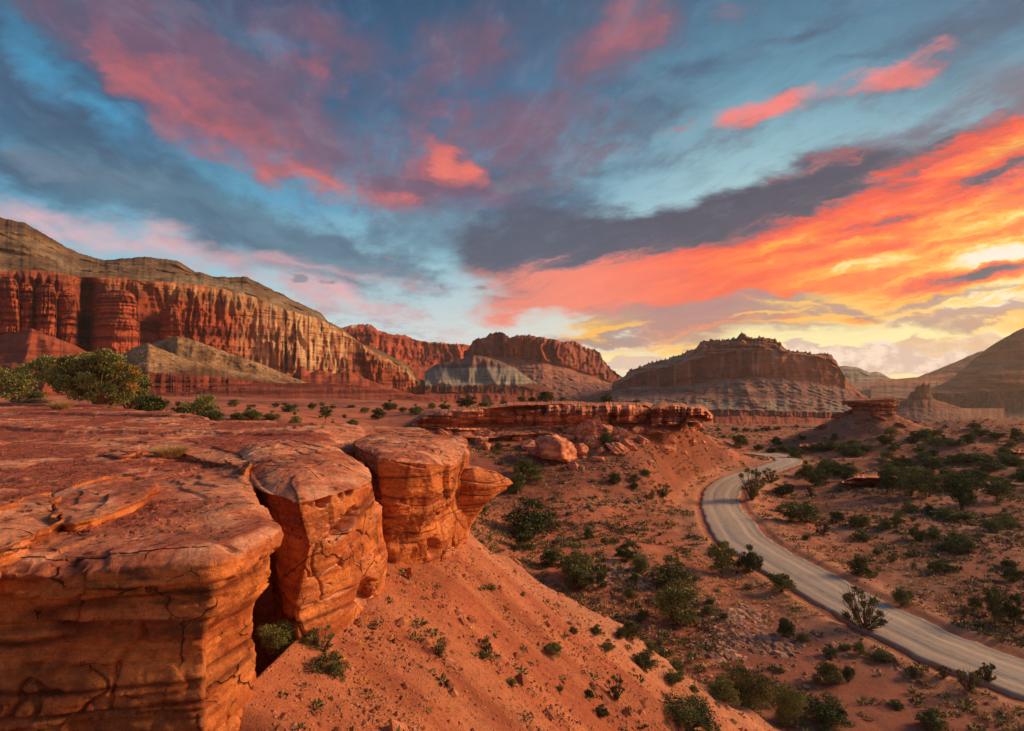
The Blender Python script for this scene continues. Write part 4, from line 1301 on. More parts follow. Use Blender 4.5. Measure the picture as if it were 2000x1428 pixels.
def build_plateau():
    # arc-length resample of the rim, finer where it is near
    seg = np.linalg.norm(np.diff(RIM, axis=0), axis=1)
    mid = (RIM[1:, 1] + RIM[:-1, 1]) / 2
    dens = seg / np.maximum(mid, 6) ** 1.0
    s = np.r_[0, np.cumsum(dens)]
    t = np.linspace(0, s[-1], 1900)
    B = np.c_[np.interp(t, s, RIM[:, 0]), np.interp(t, s, RIM[:, 1])]
    tan = np.gradient(B, axis=0)
    tan /= np.linalg.norm(tan, axis=1)[:, None]
    k = np.ones(9) / 9
    tan = np.c_[np.convolve(np.pad(tan[:, 0], 4, 'edge'), k, 'valid'), np.convolve(np.pad(tan[:, 1], 4, 'edge'), k, 'valid')]
    tan /= np.linalg.norm(tan, axis=1)[:, None]
    out = np.c_[tan[:, 1], -tan[:, 0]]          # the drop lies on the right-hand side of travel
    # sheet
    px = np.linspace(-560, 900, 760)
    d = np.exp(np.linspace(math.log(5.9), math.log(47.5), 620))
    D, PX = np.meshgrid(d, px, indexing='ij')
    X = (PX - 1000) / 1111 * D
    Z = ztop(X, D)
    inset = B - out * 0.16
    poly_ = np.vstack([inset, [(-80, 47), (-80, 5.0), (-13, 5.9)]])
    ok = in_poly(X, D, poly_[::3])
    F = grid_faces(*X.shape)[:, ::-1]
    keep = ok.ravel()[F].all(1)
    P = np.stack([X, D, Z], -1).reshape(-1, 3)
    sm = soil_mask(X, D)
    col = cmix(top_color(np.stack([X, D, Z], -1)), cmix(L3((178, 94, 70)), L3((144, 72, 56)), ss(fbm(X * 3, D * 3, 2, 3), -.3, .4)), sm * 0.92)
    g = grid_normals(np.stack([X, D, Z], -1))
    col = cmix(col, L3((214, 112, 68)), 0.6 * ss(1 - np.abs(g[..., 2]), 0.15, 0.5))
    # wall strip
    n_in, n_w = 16, 190
    offs = np.linspace(-0.75, 0.0, n_in)
    v = np.linspace(0, 1, n_w + 1)[1:]
    rows = []
    zt_edge = ztop(B[:, 0] - out[:, 0] * .05, B[:, 1] - out[:, 1] * .05)
    for o in offs:
        Q = B + out * o
        z = ztop(Q[:, 0], Q[:, 1]) - 0.012 - 0.06 * ss(o, -0.08, 0.01)
        rows.append(np.c_[Q, z])
    wl = np.linspace(0, 1, len(B))
    for vv in v:
        z = (zt_edge - 0.06) * (1 - vv) + 8.6 * vv
        h = zt_edge - z
        # undercut beneath a protruding cap bed, deeper on the side wall
        side = ss(out[:, 0], 0.2, 0.8)
        o = 0.08 - 0.15 * ss(h, 0.30, 0.38) - side * 0.20 * ss(h, 0.7, 1.1) * (1 - 0.6 * ss(h, 1.5, 2.4)) + 0.05 * ss(h, 1.2, 1.6) * (1 - side)
        rows.append(np.c_[B + out * o[:, None], z])
    S = np.array(rows)
    nrm = np.zeros_like(S)
    nrm[..., 0] = out[None, :, 0]; nrm[..., 1] = out[None, :, 1]
    hh = (zt_edge[None] - S[..., 2])
    wm = ss(hh, 0.02, 0.14)
    dsp = wall_near(S, 0.0, 0.9, 0.7, 0.45) + 0.03
    dsp = dsp + hollows(S, [(350, 1072, 80, 15, 0, .22), (300, 1165, 160, 8, 2, .07), (120, 1215, 200, 7, 3, .10)]) * (S[..., 1] < 7.0)
    S = S + nrm * (dsp * wm)[..., None]
    c2 = face_color(S, nrm, 0.0)
    tc = top_color(S)
    wt = ss(hh, 0.06, 0.16)
    sm2 = soil_mask(S[..., 0], S[..., 1]) * (1 - wt)
    c2 = cmix(tc, c2, wt)
    c2 = cmix(c2, L3((166, 86, 64)), sm2 * 0.9)
    F2 = grid_faces(S.shape[0], S.shape[1]) + len(P)
    V = np.vstack([P, S.reshape(-1, 3)])
    CC = np.vstack([col.reshape(-1, 3), c2.reshape(-1, 3)])
    FF = np.vstack([F[keep], F2])
    # drop unused vertices
    used = np.zeros(len(V), bool); used[FF.ravel()] = True
    idx = np.cumsum(used) - 1
    me = mesh_np('rock_plateau', V[used], idx[FF], M_near, CC[used])
    tag(link('rock_plateau', me), kind='structure', label='flat-topped red sandstone plateau with a sheer stained front wall')


build_plateau()


def loft(name, rings, N, rows, disp, colf, label, cat='rock', cap_rows=70, bevel=0.12, group=None, mat=None, seed=0.0, capf=None, sub=True, sharp=0):
    """closed rings of matching control points (top first), resampled round and interpolated down, then weathered"""
    R = []
    for r in rings:
        r = np.asarray(r, float)
        K = len(r)
        Q = np.vstack([r[-1:], r, r[:2]])
        o = []
        for i in range(1, K + 1):
            t = np.linspace(0, 1, 24, endpoint=False)[:, None]
            p0, p1, p2, p3 = Q[i - 1:i + 3]
            cr = 0.5 * ((2 * p1) + (-p0 + p2) * t + (2 * p0 - 5 * p1 + 4 * p2 - p3) * t * t + (-p0 + 3 * p1 - 3 * p2 + p3) * t ** 3)
            o.append(cr * 0.45 + (p1 * (1 - t) + p2 * t) * 0.55)
        o = np.vstack(o)
        R.append(o)
    # shared parameter: average arc length
    L = sum(np.r_[0, np.cumsum(np.linalg.norm(np.diff(np.vstack([o, o[:1]]), axis=0), axis=1))] for o in R) / len(R)
    t = np.linspace(0, L[-1], N, endpoint=False)
    RR = []
    for o in R:
        oc = np.vstack([o, o[:1]])
        RR.append(np.stack([np.interp(t, L, oc[:, k]) for k in range(3)], 1))
    body = []
    for k in range(len(RR) - 1):
        v = np.linspace(0, 1, rows[k], endpoint=(k == len(RR) - 2))
        for a in v:
            body.append(RR[k] * (1 - a) + RR[k + 1] * a)
    body = np.array(body)
    # soften the kinks between rings
    for _ in range(3):
        body[1:-1] = 0.25 * body[:-2] + 0.5 * body[1:-1] + 0.25 * body[2:]
    top = body[0]
    c = top.mean(0)
    A = np.c_[top[:, :2] - c[:2], np.ones(len(top))]
    co, *_ = np.linalg.lstsq(A, top[:, 2], rcond=None)
    cap = []
    for a in np.linspace(0.0, 1.0, cap_rows)[:-1]:
        q = c * (1 - a) + top * a
        zf = (q[:, :2] - c[:2]) @ co[:2] + co[2]
        w = a ** 3
        q[:, 2] = zf * (1 - w) + (top[:, 2]) * w + bevel * (1 - a ** 4)
        cap.append(q)
    cap = np.array(cap)
    S = np.concatenate([cap, body], 0)
    k = len(cap)
    Sw = np.concatenate([S[:, -2:], S, S[:, :2]], 1)
    n = grid_normals(Sw)[:, 2:-2]
    cen = S.mean((0, 1))
    if ((S - cen) * n).sum() < 0:
        n = -n
    n[:k - 2] = (0, 0, 1)
    up = np.clip(n[..., 2], 0, 1)
    wall = ss(1 - up, 0.25, 0.7)
    d = disp(S, seed) * wall
    tp = (plate(S[..., 0] + seed * 3, S[..., 1]) * 0.7 + 0.04 * fbm(S[..., 0] * 1.6, S[..., 1] * 1.6, seed, 4)) * (1 - wall)
    if capf is not None:
        tp = tp + capf(S) * (1 - wall)
    S = S + n * d[..., None]
    S[..., 2] += tp
    Sw = np.concatenate([S[:, -2:], S, S[:, :2]], 1)
    n2 = grid_normals(Sw)[:, 2:-2]
    if ((S - cen) * n2).sum() < 0:
        n2 = -n2
    col = colf(S, n2)
    me = mesh_np(name, S.reshape(-1, 3), grid_faces(S.shape[0], N, True), mat or M_near, col)
    o = link(name, me)
    tag(o, label, cat, group)
    return o


def blk_col(seed, stain=0.25, topmix=1.0):
    def f(S, n):
        up = ss(n[..., 2], 0.45, 0.8)
        return cmix(face_color(S, n, seed, stain), top_color(S), up * topmix)
    return f


# second block: smooth lit side with hollows, dark side wall in the crack
def b2_disp(S, seed):
    d = wall_near(S, seed, 0.8, 0.3, 0.16)
    m = (S[..., 1] < 12.8)
    d = d + m * hollows(S, [(633, 966, 10, 18, 10, .75), (646, 941, 8, 6, 0, .35), (668, 955, 5, 15, -15, .45), (681, 958, 6, 8, 0, .5), (674, 1020, 10, 34, -36, .5),
                            (706, 948, 3, 12, -30, .10), (716, 1085, 4, 22, -60, .12), (716, 1150, 14, 24, -20, .35), (672, 1150, 3, 14, -60, .08), (560, 985, 16, 34, 20, .10)])
    # the shoulder below the cap bed
    px, py = proj(S)
    d = d + 0.14 * np.exp(-((S[..., 2] - 13.12) / 0.10) ** 2)
    return d


b2 = [
    [(-3.66, 9.8, 12.98), (-3.16, 10.6, 13.0), (-2.92, 11.7, 12.98), (-3.1, 12.6, 13.0), (-4.0, 14.2, 13.2), (-5.3, 16.3, 13.2), (-6.9, 16.6, 13.25), (-6.9, 14.6, 13.3), (-5.9, 12.6, 13.3), (-4.6, 10.6, 13.1)],
    [(-3.38, 9.62, 12.3), (-3.02, 10.55, 12.3), (-2.78, 11.9, 12.3), (-2.95, 12.8, 12.3), (-4.0, 14.3, 12.3), (-5.3, 16.4, 12.3), (-6.9, 16.6, 12.3), (-6.9, 14.6, 12.3), (-5.7, 12.6, 12.3), (-4.4, 10.4, 12.3)],
    [(-3.62, 9.6, 11.2), (-3.04, 10.5, 11.2), (-2.78, 12.1, 11.2), (-2.95, 12.9, 11.2), (-4.0, 14.3, 11.2), (-5.3, 16.4, 11.2), (-6.9, 16.6, 11.2), (-6.8, 14.6, 11.2), (-5.5, 12.6, 11.2), (-4.1, 10.3, 11.2)],
    [(-3.4, 9.5, 10.3), (-3.12, 10.5, 10.2), (-2.9, 12.1, 10.2), (-3.0, 12.9, 10.2), (-4.0, 14.3, 10.2), (-5.3, 16.4, 10.2), (-6.9, 16.6, 10.2), (-6.8, 14.6, 10.2), (-5.4, 12.6, 10.2), (-3.95, 10.3, 10.2)],
]
loft('rock_block', b2, 1000, [90, 110, 80], b2_disp, blk_col(2.0), 'tall orange sandstone block with deep hollows in its lit side, middle of three', 'rock block', cap_rows=130, seed=2.0, bevel=0.26)


def b3_disp(S, seed):
    d = wall_near(S, seed, 0.9, 0.4, 0.2)
    d = d + hollows(S, [(905, 870, 10, 18, -30, .25), (870, 1010, 14, 26, -20, .15), (846, 1064, 10, 18, 0, .3)])
    return d


b3 = [
    [at(742, 896, 13.4), at(830, 905, 13.7), at(893, 905, 15.2), at(915, 866, 18.2), at(902, 852, 20.0), at(800, 850, 21.0), at(720, 852, 20.0), at(690, 866, 17.0)],
    [at(741, 960, 13.4), at(850, 962, 14.0), at(884, 968, 15.4), at(906, 925, 18.0), at(896, 905, 20.0), at(800, 900, 21), at(720, 905, 20), at(690, 930, 17)],
    [at(744, 1010, 13.6), at(828, 1022, 14.2), at(866, 1010, 15.6), at(908, 978, 17.8), at(890, 950, 20.0), at(800, 940, 21), at(720, 945, 20), at(690, 980, 17)],
    [at(748, 1052, 13.9), at(812, 1064, 14.5), at(850, 1088, 15.4), at(905, 1052, 17.4), at(890, 1000, 20.0), at(800, 990, 21), at(720, 995, 20), at(690, 1040, 17)],
    [at(760, 1130, 14.4), at(812, 1120, 14.9), at(850, 1120, 15.6), at(895, 1095, 17.4), at(890, 1050, 20.0), at(800, 1040, 21), at(720, 1045, 20), at(690, 1080, 17)],
]
loft('rock_block', b3, 900, [80, 70, 60, 30], b3_disp, blk_col(5.0), 'overhanging sandstone block narrowing downwards, farthest of the three at the rim', 'rock block', cap_rows=110, seed=5.0, bevel=0.2)

# beak-like rock jutting out behind it
bk = [
    [at(880, 915, 17.4), at(925, 914, 17.2), at(965, 921, 17.6), at(994, 936, 18.2), at(985, 932, 19.0), at(940, 918, 19.6), at(885, 914, 19.6)],
    [at(872, 945, 17.2), at(930, 948, 17.0), at(975, 950, 17.5), at(1003, 945, 18.3), at(990, 944, 19.1), at(940, 935, 19.7), at(880, 930, 19.7)],
    [at(872, 975, 17.2), at(925, 972, 17.1), at(960, 972, 17.6), at(990, 958, 18.3), at(978, 956, 19.0), at(935, 955, 19.6), at(880, 950, 19.6)],
    [at(868, 985, 17.3), at(905, 992, 17.3), at(940, 988, 17.7), at(958, 975, 18.3), at(950, 970, 18.9), at(925, 970, 19.5), at(880, 965, 19.5)],
    [at(866, 1040, 17.4), at(895, 1045, 17.4), at(914, 1040, 17.8), at(918, 1030, 18.3), at(915, 1028, 18.8), at(905, 1020, 19.4), at(880, 1010, 19.4)],
    [at(866, 1090, 17.4), at(893, 1095, 17.5), at(905, 1085, 17.9), at(908, 1075, 18.3), at(905, 1070, 18.8), at(900, 1060, 19.4), at(880, 1050, 19.4)],
]
loft('rock_spur', bk, 420, [34, 30, 26, 40, 30], lambda S, s: wall_near(S, s, 0.6, .8, .5), blk_col(8.0), 'layered sandstone spur jutting like a beak from behind the farthest rim block', 'rock', cap_rows=60, seed=8.0, bevel=0.05)


# ---- thin slabs lying on the plateau
def slab(name, pts, thick, label, cat='slab', seed=0.0, lift=0.0, N=300, group=None, z=None, und=0.06):
    """pts: photograph px,py of the slab's upper outline, laid on the plateau"""
    out = []
    for px, py, dz in pts:
        x, y, zz = ray(px, py)
        d = 8.0
        for _ in range(30):
            zt = (ztop(np.array([x / y * d]), np.array([d]))[0] if z is None else z) + dz
            d = 0.5 * d + 0.5 * min(60, max(4, (zt - CAMZ) / (zz / y)))
        out.append(np.array([x / y * d, d, CAMZ + zz / y * d]))
    top = np.array(out)
    c = top.mean(0)
    low = top.copy(); low[:, 2] -= thick
    low[:, :2] = c[:2] + (low[:, :2] - c[:2]) * (1 - und)
    bot = low.copy(); bot[:, 2] -= 0.12
    sc = max(0.25, min(1.0, thick * 3))

    def dsp(S, s):
        x, y, z_ = S[..., 0], S[..., 1], S[..., 2]
        return sc * (0.10 * pn(z_ * 14, x * .6 + s, y * .6) + 0.16 * fbm(x * 1.7, y * 1.7, z_ * 2 + s, 4) + 0.05 * fbm(x * 8, y * 8, z_ * 9, 3))
    return loft(name, [top, low, bot], N, [26, 6], dsp, blk_col(seed, 0.1), label, cat, cap_rows=60, seed=seed, bevel=0.01, group=group)


slab('rock_slab', [(-60, 1010, .20), (0, 984, .20), (50, 968, .18), (90, 961, .15), (104, 994, .16), (114, 1014, .16), (70, 1040, .18), (24, 1058, .20), (-10, 1090, .24), (-60, 1108, .24)], 0.36,
     'bright tilted sandstone slab with a sunlit edge at the brink, beside the bottom left wall', seed=3.1)
slab('rock_slab', [(108, 962, .08), (150, 944, .08), (210, 931, .10), (270, 930, .10), (303, 938, .10), (300, 958, .11), (262, 984, .12), (222, 1002, .12), (180, 1016, .12), (122, 1020, .12)], 0.14,
     'broad pale pink slab speckled with dark grit, right of the bright tilted slab', seed=4.2)
slab('rock_slab', [(200, 886, .07), (245, 872, .07), (285, 866, .07), (296, 880, .08), (262, 886, .08), (236, 892, .08)], 0.08, 'thin curled flake of rock just left of the dry grass clump', seed=6.2, N=200)
slab('rock_slab', [(356, 880, .10), (400, 866, .10), (440, 878, .12), (478, 892, .14), (494, 906, .12), (478, 918, .1), (452, 906, .08), (400, 900, .08)], 0.16, 'raised lens of rose sandstone at the head of the crack', seed=7.7, N=260)
slab('rock_slab', [(560, 842, .0), (610, 835, 0), (700, 834, 0), (790, 835, 0), (826, 836, 0), (838, 848, 0), (780, 850, 0), (700, 850, 0), (620, 849, 0)], 0.22,
     'long thin cap slab on the skyline behind the rim blocks', seed=9.3, z=13.05, N=360)
slab('rock_slab', [(440, 826, .0), (470, 822, 0), (540, 822, 0), (556, 828, 0), (550, 836, 0), (500, 838, 0), (450, 835, 0)], 0.25, 'low rounded slab on the far lip of the plateau beside the bushes', seed=10.3, z=12.95, N=260)
slab('rock_slab', [(-90, 786, 0), (0, 787, 0), (80, 790, 0), (150, 793, 0), (188, 797, 0), (182, 804, 0), (100, 806, 0), (0, 803, 0), (-90, 802, 0)], 0.35, 'long layered ledge slab under the old juniper', seed=12.3, z=13.45, N=420)


# ---- boulders: faceted by random cleavage planes
def boulder_mesh(name, size, seed, planes=13, flat=0.0, n=(60, 90), mat=None, colA=(226, 148, 112), colB=(176, 104, 78), rough=0.10):
    r = np.random.default_rng(seed)
    th = np.linspace(0.0, math.pi, n[0])[:, None]
    ph = np.linspace(0, 2 * math.pi, n[1], endpoint=False)[None]
    D = np.stack([np.sin(th) * np.cos(ph), np.sin(th) * np.sin(ph), np.cos(th) * np.ones_like(ph)], -1)
    rad = np.full(D.shape[:2], 1.15)
    for i in range(planes):
        v = r.normal(size=3)
        if flat and i < 2:
            v = np.array([0.05 * r.normal(), 0.05 * r.normal(), 1.0 if i == 0 else -1.0])
        v /= np.linalg.norm(v)
        h = r.uniform(0.55, 0.9)
        dn = D @ v
        rad = np.minimum(rad, np.where(dn > 0.05, h / np.maximum(dn, 0.05), 9))
    rad = rad + rough * fbm(D[..., 0] * 2 + seed, D[..., 1] * 2, D[..., 2] * 3, 4)
    S = D * rad[..., None] * np.array(size) * 0.5
    t = fbm(D[..., 0] * 2.2 + seed, D[..., 1] * 2.2, D[..., 2] * 5, 4)
    col = cmix(L3(colA), L3(colB), ss(t, -.3, .35))
    return mesh_np(name, S.reshape(-1, 3), grid_faces(n[0], n[1], True)[:, ::-1], mat or M_mid, col)


def boulder(px, py, w, h, label, seed, dep=None, tilt=(0, 0), rotz=0, flat=0.0, d0=12.0, name='boulder', cat='boulder', sink=0.12, group=None, planes=13, d=None, **kw):
    """px,py: foot of the boulder in the photograph; w,h: its photographed width and height in px"""
    p = hit(px, py, d0) if d is None else at(px, py, d)
    s = p[1] / 1111.0
    W, Hh = w * s, h * s
    me = boulder_mesh(name, (W * 1.08, (dep or W * .8), Hh * 1.15), seed, planes, flat, **kw)
    o = link(name, me)
    o.location = (p[0], p[1] + (dep or W * .8) * .35, p[2] + Hh * (0.5 - sink))
    o.rotation_euler = (RAD(tilt[0]), RAD(tilt[1]), RAD(rotz))
    tag(o, label, cat, group)
    return o


# ---- the rock rim across the gully, and what has fallen from it
def rim_col(px, py, L, Z, v, disp):
    c = cmix(L3((230, 150, 112)), L3((176, 106, 80)), ss(pn(Z * 1.6, .5, L / 14) + .5 * fbm(L / 3, Z * 1.5, 4, 4), -.3, .4))
    return cmix(c, L3((206, 128, 92)), .4 * ss(fbm(L / 5, Z * .8, 9, 3), .1, .5))


def rim_top(px, py, L, Z, v, disp):
    return cmix(L3((206, 130, 98)), L3((176, 104, 76)), ss(fbm(L / 3, v * 4, 4, 4), -.3, .4))


def apron_col(px, py, L, Z, v, disp):
    c = cmix(L3((184, 108, 80)), L3((146, 84, 64)), ss(fbm(L / 2, v * 5, 4, 4), -.3, .4))
    return cmix(c, L3((214, 146, 112)), .6 * ss(fbm(L / .5, v * 16, 9, 3), .2, .4))


def rim(name, x0, x1, crest, lip, bot, dz, label, seed, zb=8, ap=3.5):
    o = landform(name, x0, x1, 0.7, [(crest, [(x, q + 9) for x, q in dz]), (lip, dz), (bot, [(x, q - .3) for x, q in dz]), ([(x, q + ap * 3.4) for x, q in bot], [(x, q - ap) for x, q in dz])],
                 [dict(n=14, col=rim_top, rough=.5, rs=3, strata=.3, ss=.4), dict(n=70, col=rim_col, flute=2.2, fs=7.5, strata=1.3, ss=.9, rough=1.0, rs=2.2, extra=lambda px, py, L, Zw, v: 2.2 * joints(L, Zw, 5.0, 1.5, seed) + 0.9 * joints(L, Zw, 1.8, 0.5, seed + 3)), dict(n=34, col=apron_col, rough=.9, rs=2.6, gully=.5, gs=7, dpow=.9)],
                 label, mat=M_mid, back=1.12, zback=zb, seed=seed, crest_noise=1.3)
    del o['kind']
    o['category'] = 'rock ledge'
    return o


rim('rock_ledge', 806, 1285,
    [(806, 822), (830, 808), (860, 799), (900, 797), (930, 795), (960, 791), (1000, 786), (1060, 785), (1100, 783), (1135, 784), (1150, 787), (1200, 785), (1260, 786), (1272, 789), (1285, 800)],
    [(806, 824), (830, 812), (860, 805), (900, 802), (960, 797), (1000, 792), (1100, 789), (1150, 792), (1260, 791), (1285, 806)],
    [(806, 832), (850, 838), (900, 843), (950, 845), (1000, 838), (1060, 834), (1100, 838), (1130, 836), (1160, 826), (1200, 826), (1240, 828), (1285, 826)],
    [(806, 82), (900, 80), (1000, 82), (1060, 84), (1150, 86), (1285, 90)], 'long broken sandstone ledge above the fallen boulders, trees on its top', 131.0)
rim('rock_ledge', 1272, 1392,
    [(1272, 792), (1285, 787), (1310, 786), (1330, 788), (1345, 791), (1365, 790), (1378, 796), (1392, 812)],
    [(1272, 796), (1310, 791), (1345, 796), (1365, 795), (1378, 801), (1392, 815)],
    [(1272, 830), (1300, 834), (1325, 830), (1340, 812), (1370, 812), (1392, 820)],
    [(1272, 87), (1330, 88), (1392, 92)], 'short overhanging end block of the long ledge, nearest the road', 137.0)

rim('rock_ledge', 1560, 1800,
    [(1560, 866), (1600, 862), (1680, 863), (1740, 865), (1780, 864), (1800, 872)],
    [(1560, 867), (1600, 864), (1740, 867), (1800, 873)],
    [(1560, 872), (1680, 872), (1800, 878)],
    [(1560, 140), (1800, 136)], 'thin layered ledge at the foot of the cap rock hill', 151.0, -3, 2.5)
rim('rock_ledge', 1735, 2120,
    [(1735, 886), (1760, 876), (1800, 873), (1850, 876), (1900, 870), (1960, 872), (2020, 868), (2120, 870)],
    [(1735, 888), (1770, 879), (1850, 879), (1900, 874), (1960, 876), (2120, 874)],
    [(1735, 896), (1800, 897), (1900, 898), (2000, 896), (2120, 896)],
    [(1735, 120), (1900, 117), (2120, 112)], 'dark layered ledge crossing the juniper flat to the right edge', 157.0, -3, 2.0)
rim('rock_ledge', 1640, 1790,
    [(1640, 938), (1665, 928), (1700, 924), (1740, 927), (1790, 936)],
    [(1640, 939), (1665, 931), (1740, 930), (1790, 938)],
    [(1640, 942), (1700, 941), (1790, 943)],
    [(1640, 88), (1790, 87)], 'low red outcrop just beyond the far road curve', 161.0, -3, 1.2)

for a in [
    (1090, 905, 78, 62, 'great rounded boulder below the long ledge', 3, dict(dep=5.0, rotz=20)),
    (1062, 900, 40, 34, 'cracked block wedged against the left side of the great boulder', 5, dict(dep=2.5)),
    (1034, 882, 46, 20, 'flat tumbled slab left of the great boulder, half buried', 7, dict(flat=1, tilt=(18, 14))),
    (1062, 848, 56, 16, 'broad tilted slab leaning under the middle of the long ledge', 9, dict(flat=1, tilt=(14, -8))),
    (952, 856, 34, 18, 'grey-brown block fallen below the left half of the long ledge', 11, dict(tilt=(8, 10))),
    (985, 856, 24, 12, 'small block right of the grey-brown fallen block', 13, {}),
    (1150, 862, 44, 44, 'upright split slab leaning on the ledge right of the great boulder', 15, dict(flat=0, tilt=(20, 28), dep=1.6)),
    (1176, 836, 56, 22, 'long diagonal slab propped against the ledge', 17, dict(flat=1, tilt=(10, 40), dep=2.2)),
    (1155, 875, 40, 24, 'squat block beneath the upright split slab', 19, dict(tilt=(10, -12))),
    (1208, 888, 52, 24, 'wedge-shaped slab sliding down right of the dark shrub', 21, dict(flat=1, tilt=(10, 26))),
    (1298, 886, 56, 20, 'stack of thin flaggy slabs below the end of the ledge', 23, dict(flat=1, tilt=(6, 8))),
    (1272, 848, 34, 18, 'dark layered lump under the end block of the ledge', 25, dict(flat=1)),
    (1120, 918, 28, 16, 'small rock at the foot of the great boulder', 27, {}),
    (1168, 902, 30, 12, 'low flat stone right of the foot rock', 29, dict(flat=1)),
    (1190, 852, 40, 26, 'tilted block lodged under the right half of the long ledge', 71, dict(tilt=(12, 20), flat=1)),
    (1134, 852, 30, 24, 'leaning slab between the great boulder and the ledge', 72, dict(tilt=(10, -30), dep=1.4, flat=1)),
    (1218, 856, 36, 20, 'broad slab below the gap in the long ledge', 73, dict(tilt=(10, 24), flat=1)),
    (1078, 872, 34, 18, 'rough block above the great boulder', 74, dict(tilt=(6, 12))),
    (1024, 858, 40, 16, 'wide fallen slab near the middle of the ledge foot', 75, dict(flat=1, tilt=(14, 6))),
    (900, 856, 36, 12, 'low slab at the left foot of the long ledge', 76, dict(flat=1, tilt=(8, -6))),
    (1256, 868, 30, 18, 'split stone on the slope below the end block', 77, dict(tilt=(8, 22), flat=1)),
    (1112, 846, 44, 20, 'pale tilted slab fallen flat beneath the middle of the ledge', 79, dict(flat=1, tilt=(16, 10))),
    (1160, 840, 30, 34, 'tall narrow slab standing against the long ledge', 80, dict(tilt=(14, 22), dep=1.2)),
    (1226, 880, 44, 26, 'large pale block low on the slope, right of the sliding wedge', 81, dict(tilt=(10, 18))),
    (1136, 890, 34, 22, 'blunt block right of the foot of the great boulder', 82, dict(tilt=(4, -14))),
    (1310, 862, 36, 20, 'pale flagstone on the bank under the end block', 83, dict(flat=1, tilt=(10, 16))),
    (1350, 870, 26, 14, 'outlying stone on the bank nearest the road', 84, {}),
    (940, 872, 34, 18, 'isolated pale block on the slope left of the boulders', 85, dict(tilt=(8, -12))),
    (1046, 892, 30, 20, 'dark angular stone under the cracked block', 78, {}),
    (1016, 908, 22, 12, 'low stone far left of the great boulder', 31, dict(flat=1)),
    (1242, 846, 22, 12, 'pointed stone in the shade of the ledge', 33, {}),
    (1336, 846, 40, 14, 'slab lying on the slope below the end of the ledge', 35, dict(flat=1, tilt=(5, 22))),
    (1012, 862, 20, 10, 'broken stone right of the small block', 37, {}),
]:
    k = dict(a[6]); boulder(a[0], a[1], a[2], a[3], a[4], a[5], **k)
_g = random.Random(3)
for i in range(150):
    px = _g.uniform(860, 1390)
    py = 842 + abs(_g.gauss(0, 7 if i < 70 else 26)) - max(0, px - 1150) * .035
    w = _g.uniform(5, 13) + 18 * _g.random() ** 3
    boulder(px, py, w, w * _g.uniform(.35, .7), 'small fallen rock among the rubble below the long ledge', 200 + i, flat=_g.random() < .5, tilt=(_g.uniform(-15, 15), _g.uniform(-20, 20)), name='rubble_rock', cat='rock', group='rubble below the long ledge', n=(18, 28))

# ---- rocks at the foot of the rim blocks
for a in [(828, 1098, 14, 26, 'knee-high upright stone below the overhanging block', 41), (798, 1130, 12, 20, 'small upright stone standing alone on the talus', 43), (716, 1172, 26, 34, 'broken chunk at the foot of the middle block', 45),
          (862, 1096, 16, 14, 'crumbled stone under the lower lip of the spur', 47), (905, 1062, 18, 14, 'stone caught below the spur at the brow of the talus', 49)]:
    boulder(a[0], a[1], a[2], a[3], a[4], a[5], d0=6.0, mat=M_near, n=(50, 70), colA=(206, 112, 74), colB=(150, 74, 52))

# ---- cap rock on the little hill
def cap_rock():
    x0, y0 = BUTTE
    zb = 8.0
    th = np.linspace(0, 2 * math.pi, 20, endpoint=False)
    rr = 1 + 0.30 * np.array([pn(2.4 * math.cos(t), 2.4 * math.sin(t), 4.0) for t in th])
    mk = lambda k, z, sx, ox=0.0: np.c_[x0 + ox + k * 6.0 * rr * np.cos(th), y0 + k * 4.2 * rr * np.sin(th), np.full(20, z) + sx * np.cos(th)]
    def dsp(S, s):
        x, z = S[..., 0] + S[..., 1], S[..., 2]
        return 1.1 * joints(x, z, 3.4, 1.15, 3.0) + 0.5 * joints(x, z, 1.3, 0.4, 5.0) + 0.35 * pn(z * 2.2, x * .1, 3) + 0.6 * fbm(x * .35, S[..., 1] * .35, z * .4, 4)
    def cf(S, n):
        z = S[..., 2]
        return cmix(L3((200, 128, 92)), L3((140, 82, 60)), ss(pn(z * 1.8, .5, S[..., 0] / 9) + .3 * fbm(S[..., 0], S[..., 1], z, 3), -.3, .3))
    loft('cap_rock', [mk(.92, zb + 3.0, .35), mk(1.0, zb + 1.9, .3), mk(.80, zb + .9, 0, .5), mk(.92, zb - .8, 0, .6)], 320, [30, 26, 30], dsp, cf, 'layered flat-topped cap rock crowning the small cone hill', 'rock', cap_rows=30, seed=14.0, bevel=.1, mat=M_mid)


cap_rock()
for i, a in enumerate([(1668, 806, 34, 8, 'thin slab fanning out left of the cap rock'), (1648, 814, 36, 8, 'long leaning slab on the left flank of the cone hill'), (1712, 812, 16, 24, 'upright stone propped against the cap rock'), (1740, 812, 20, 8, 'slab just right of the cap rock'),
                       (1768, 808, 18, 10, 'pointed slab on the right shoulder of the cone hill'), (1806, 818, 40, 8, 'long slab lying down the right flank of the cone hill'), (1690, 826, 26, 7, 'flat stone midway down the face of the cone hill'),
                       (1768, 836, 30, 10, 'wide dark stone low on the face of the cone hill'), (1610, 836, 30, 8, 'slab at the left toe of the cone hill'), (1726, 822, 28, 8, 'tilted stone under the upright one')]):
    boulder(a[0], a[1], a[2], a[3], a[4], 60 + i, d0=100, flat=1, tilt=(8, -14 if a[0] < 1700 else 14), colA=(160, 92, 66), colB=(118, 64, 48), n=(24, 36), dep=2.5)
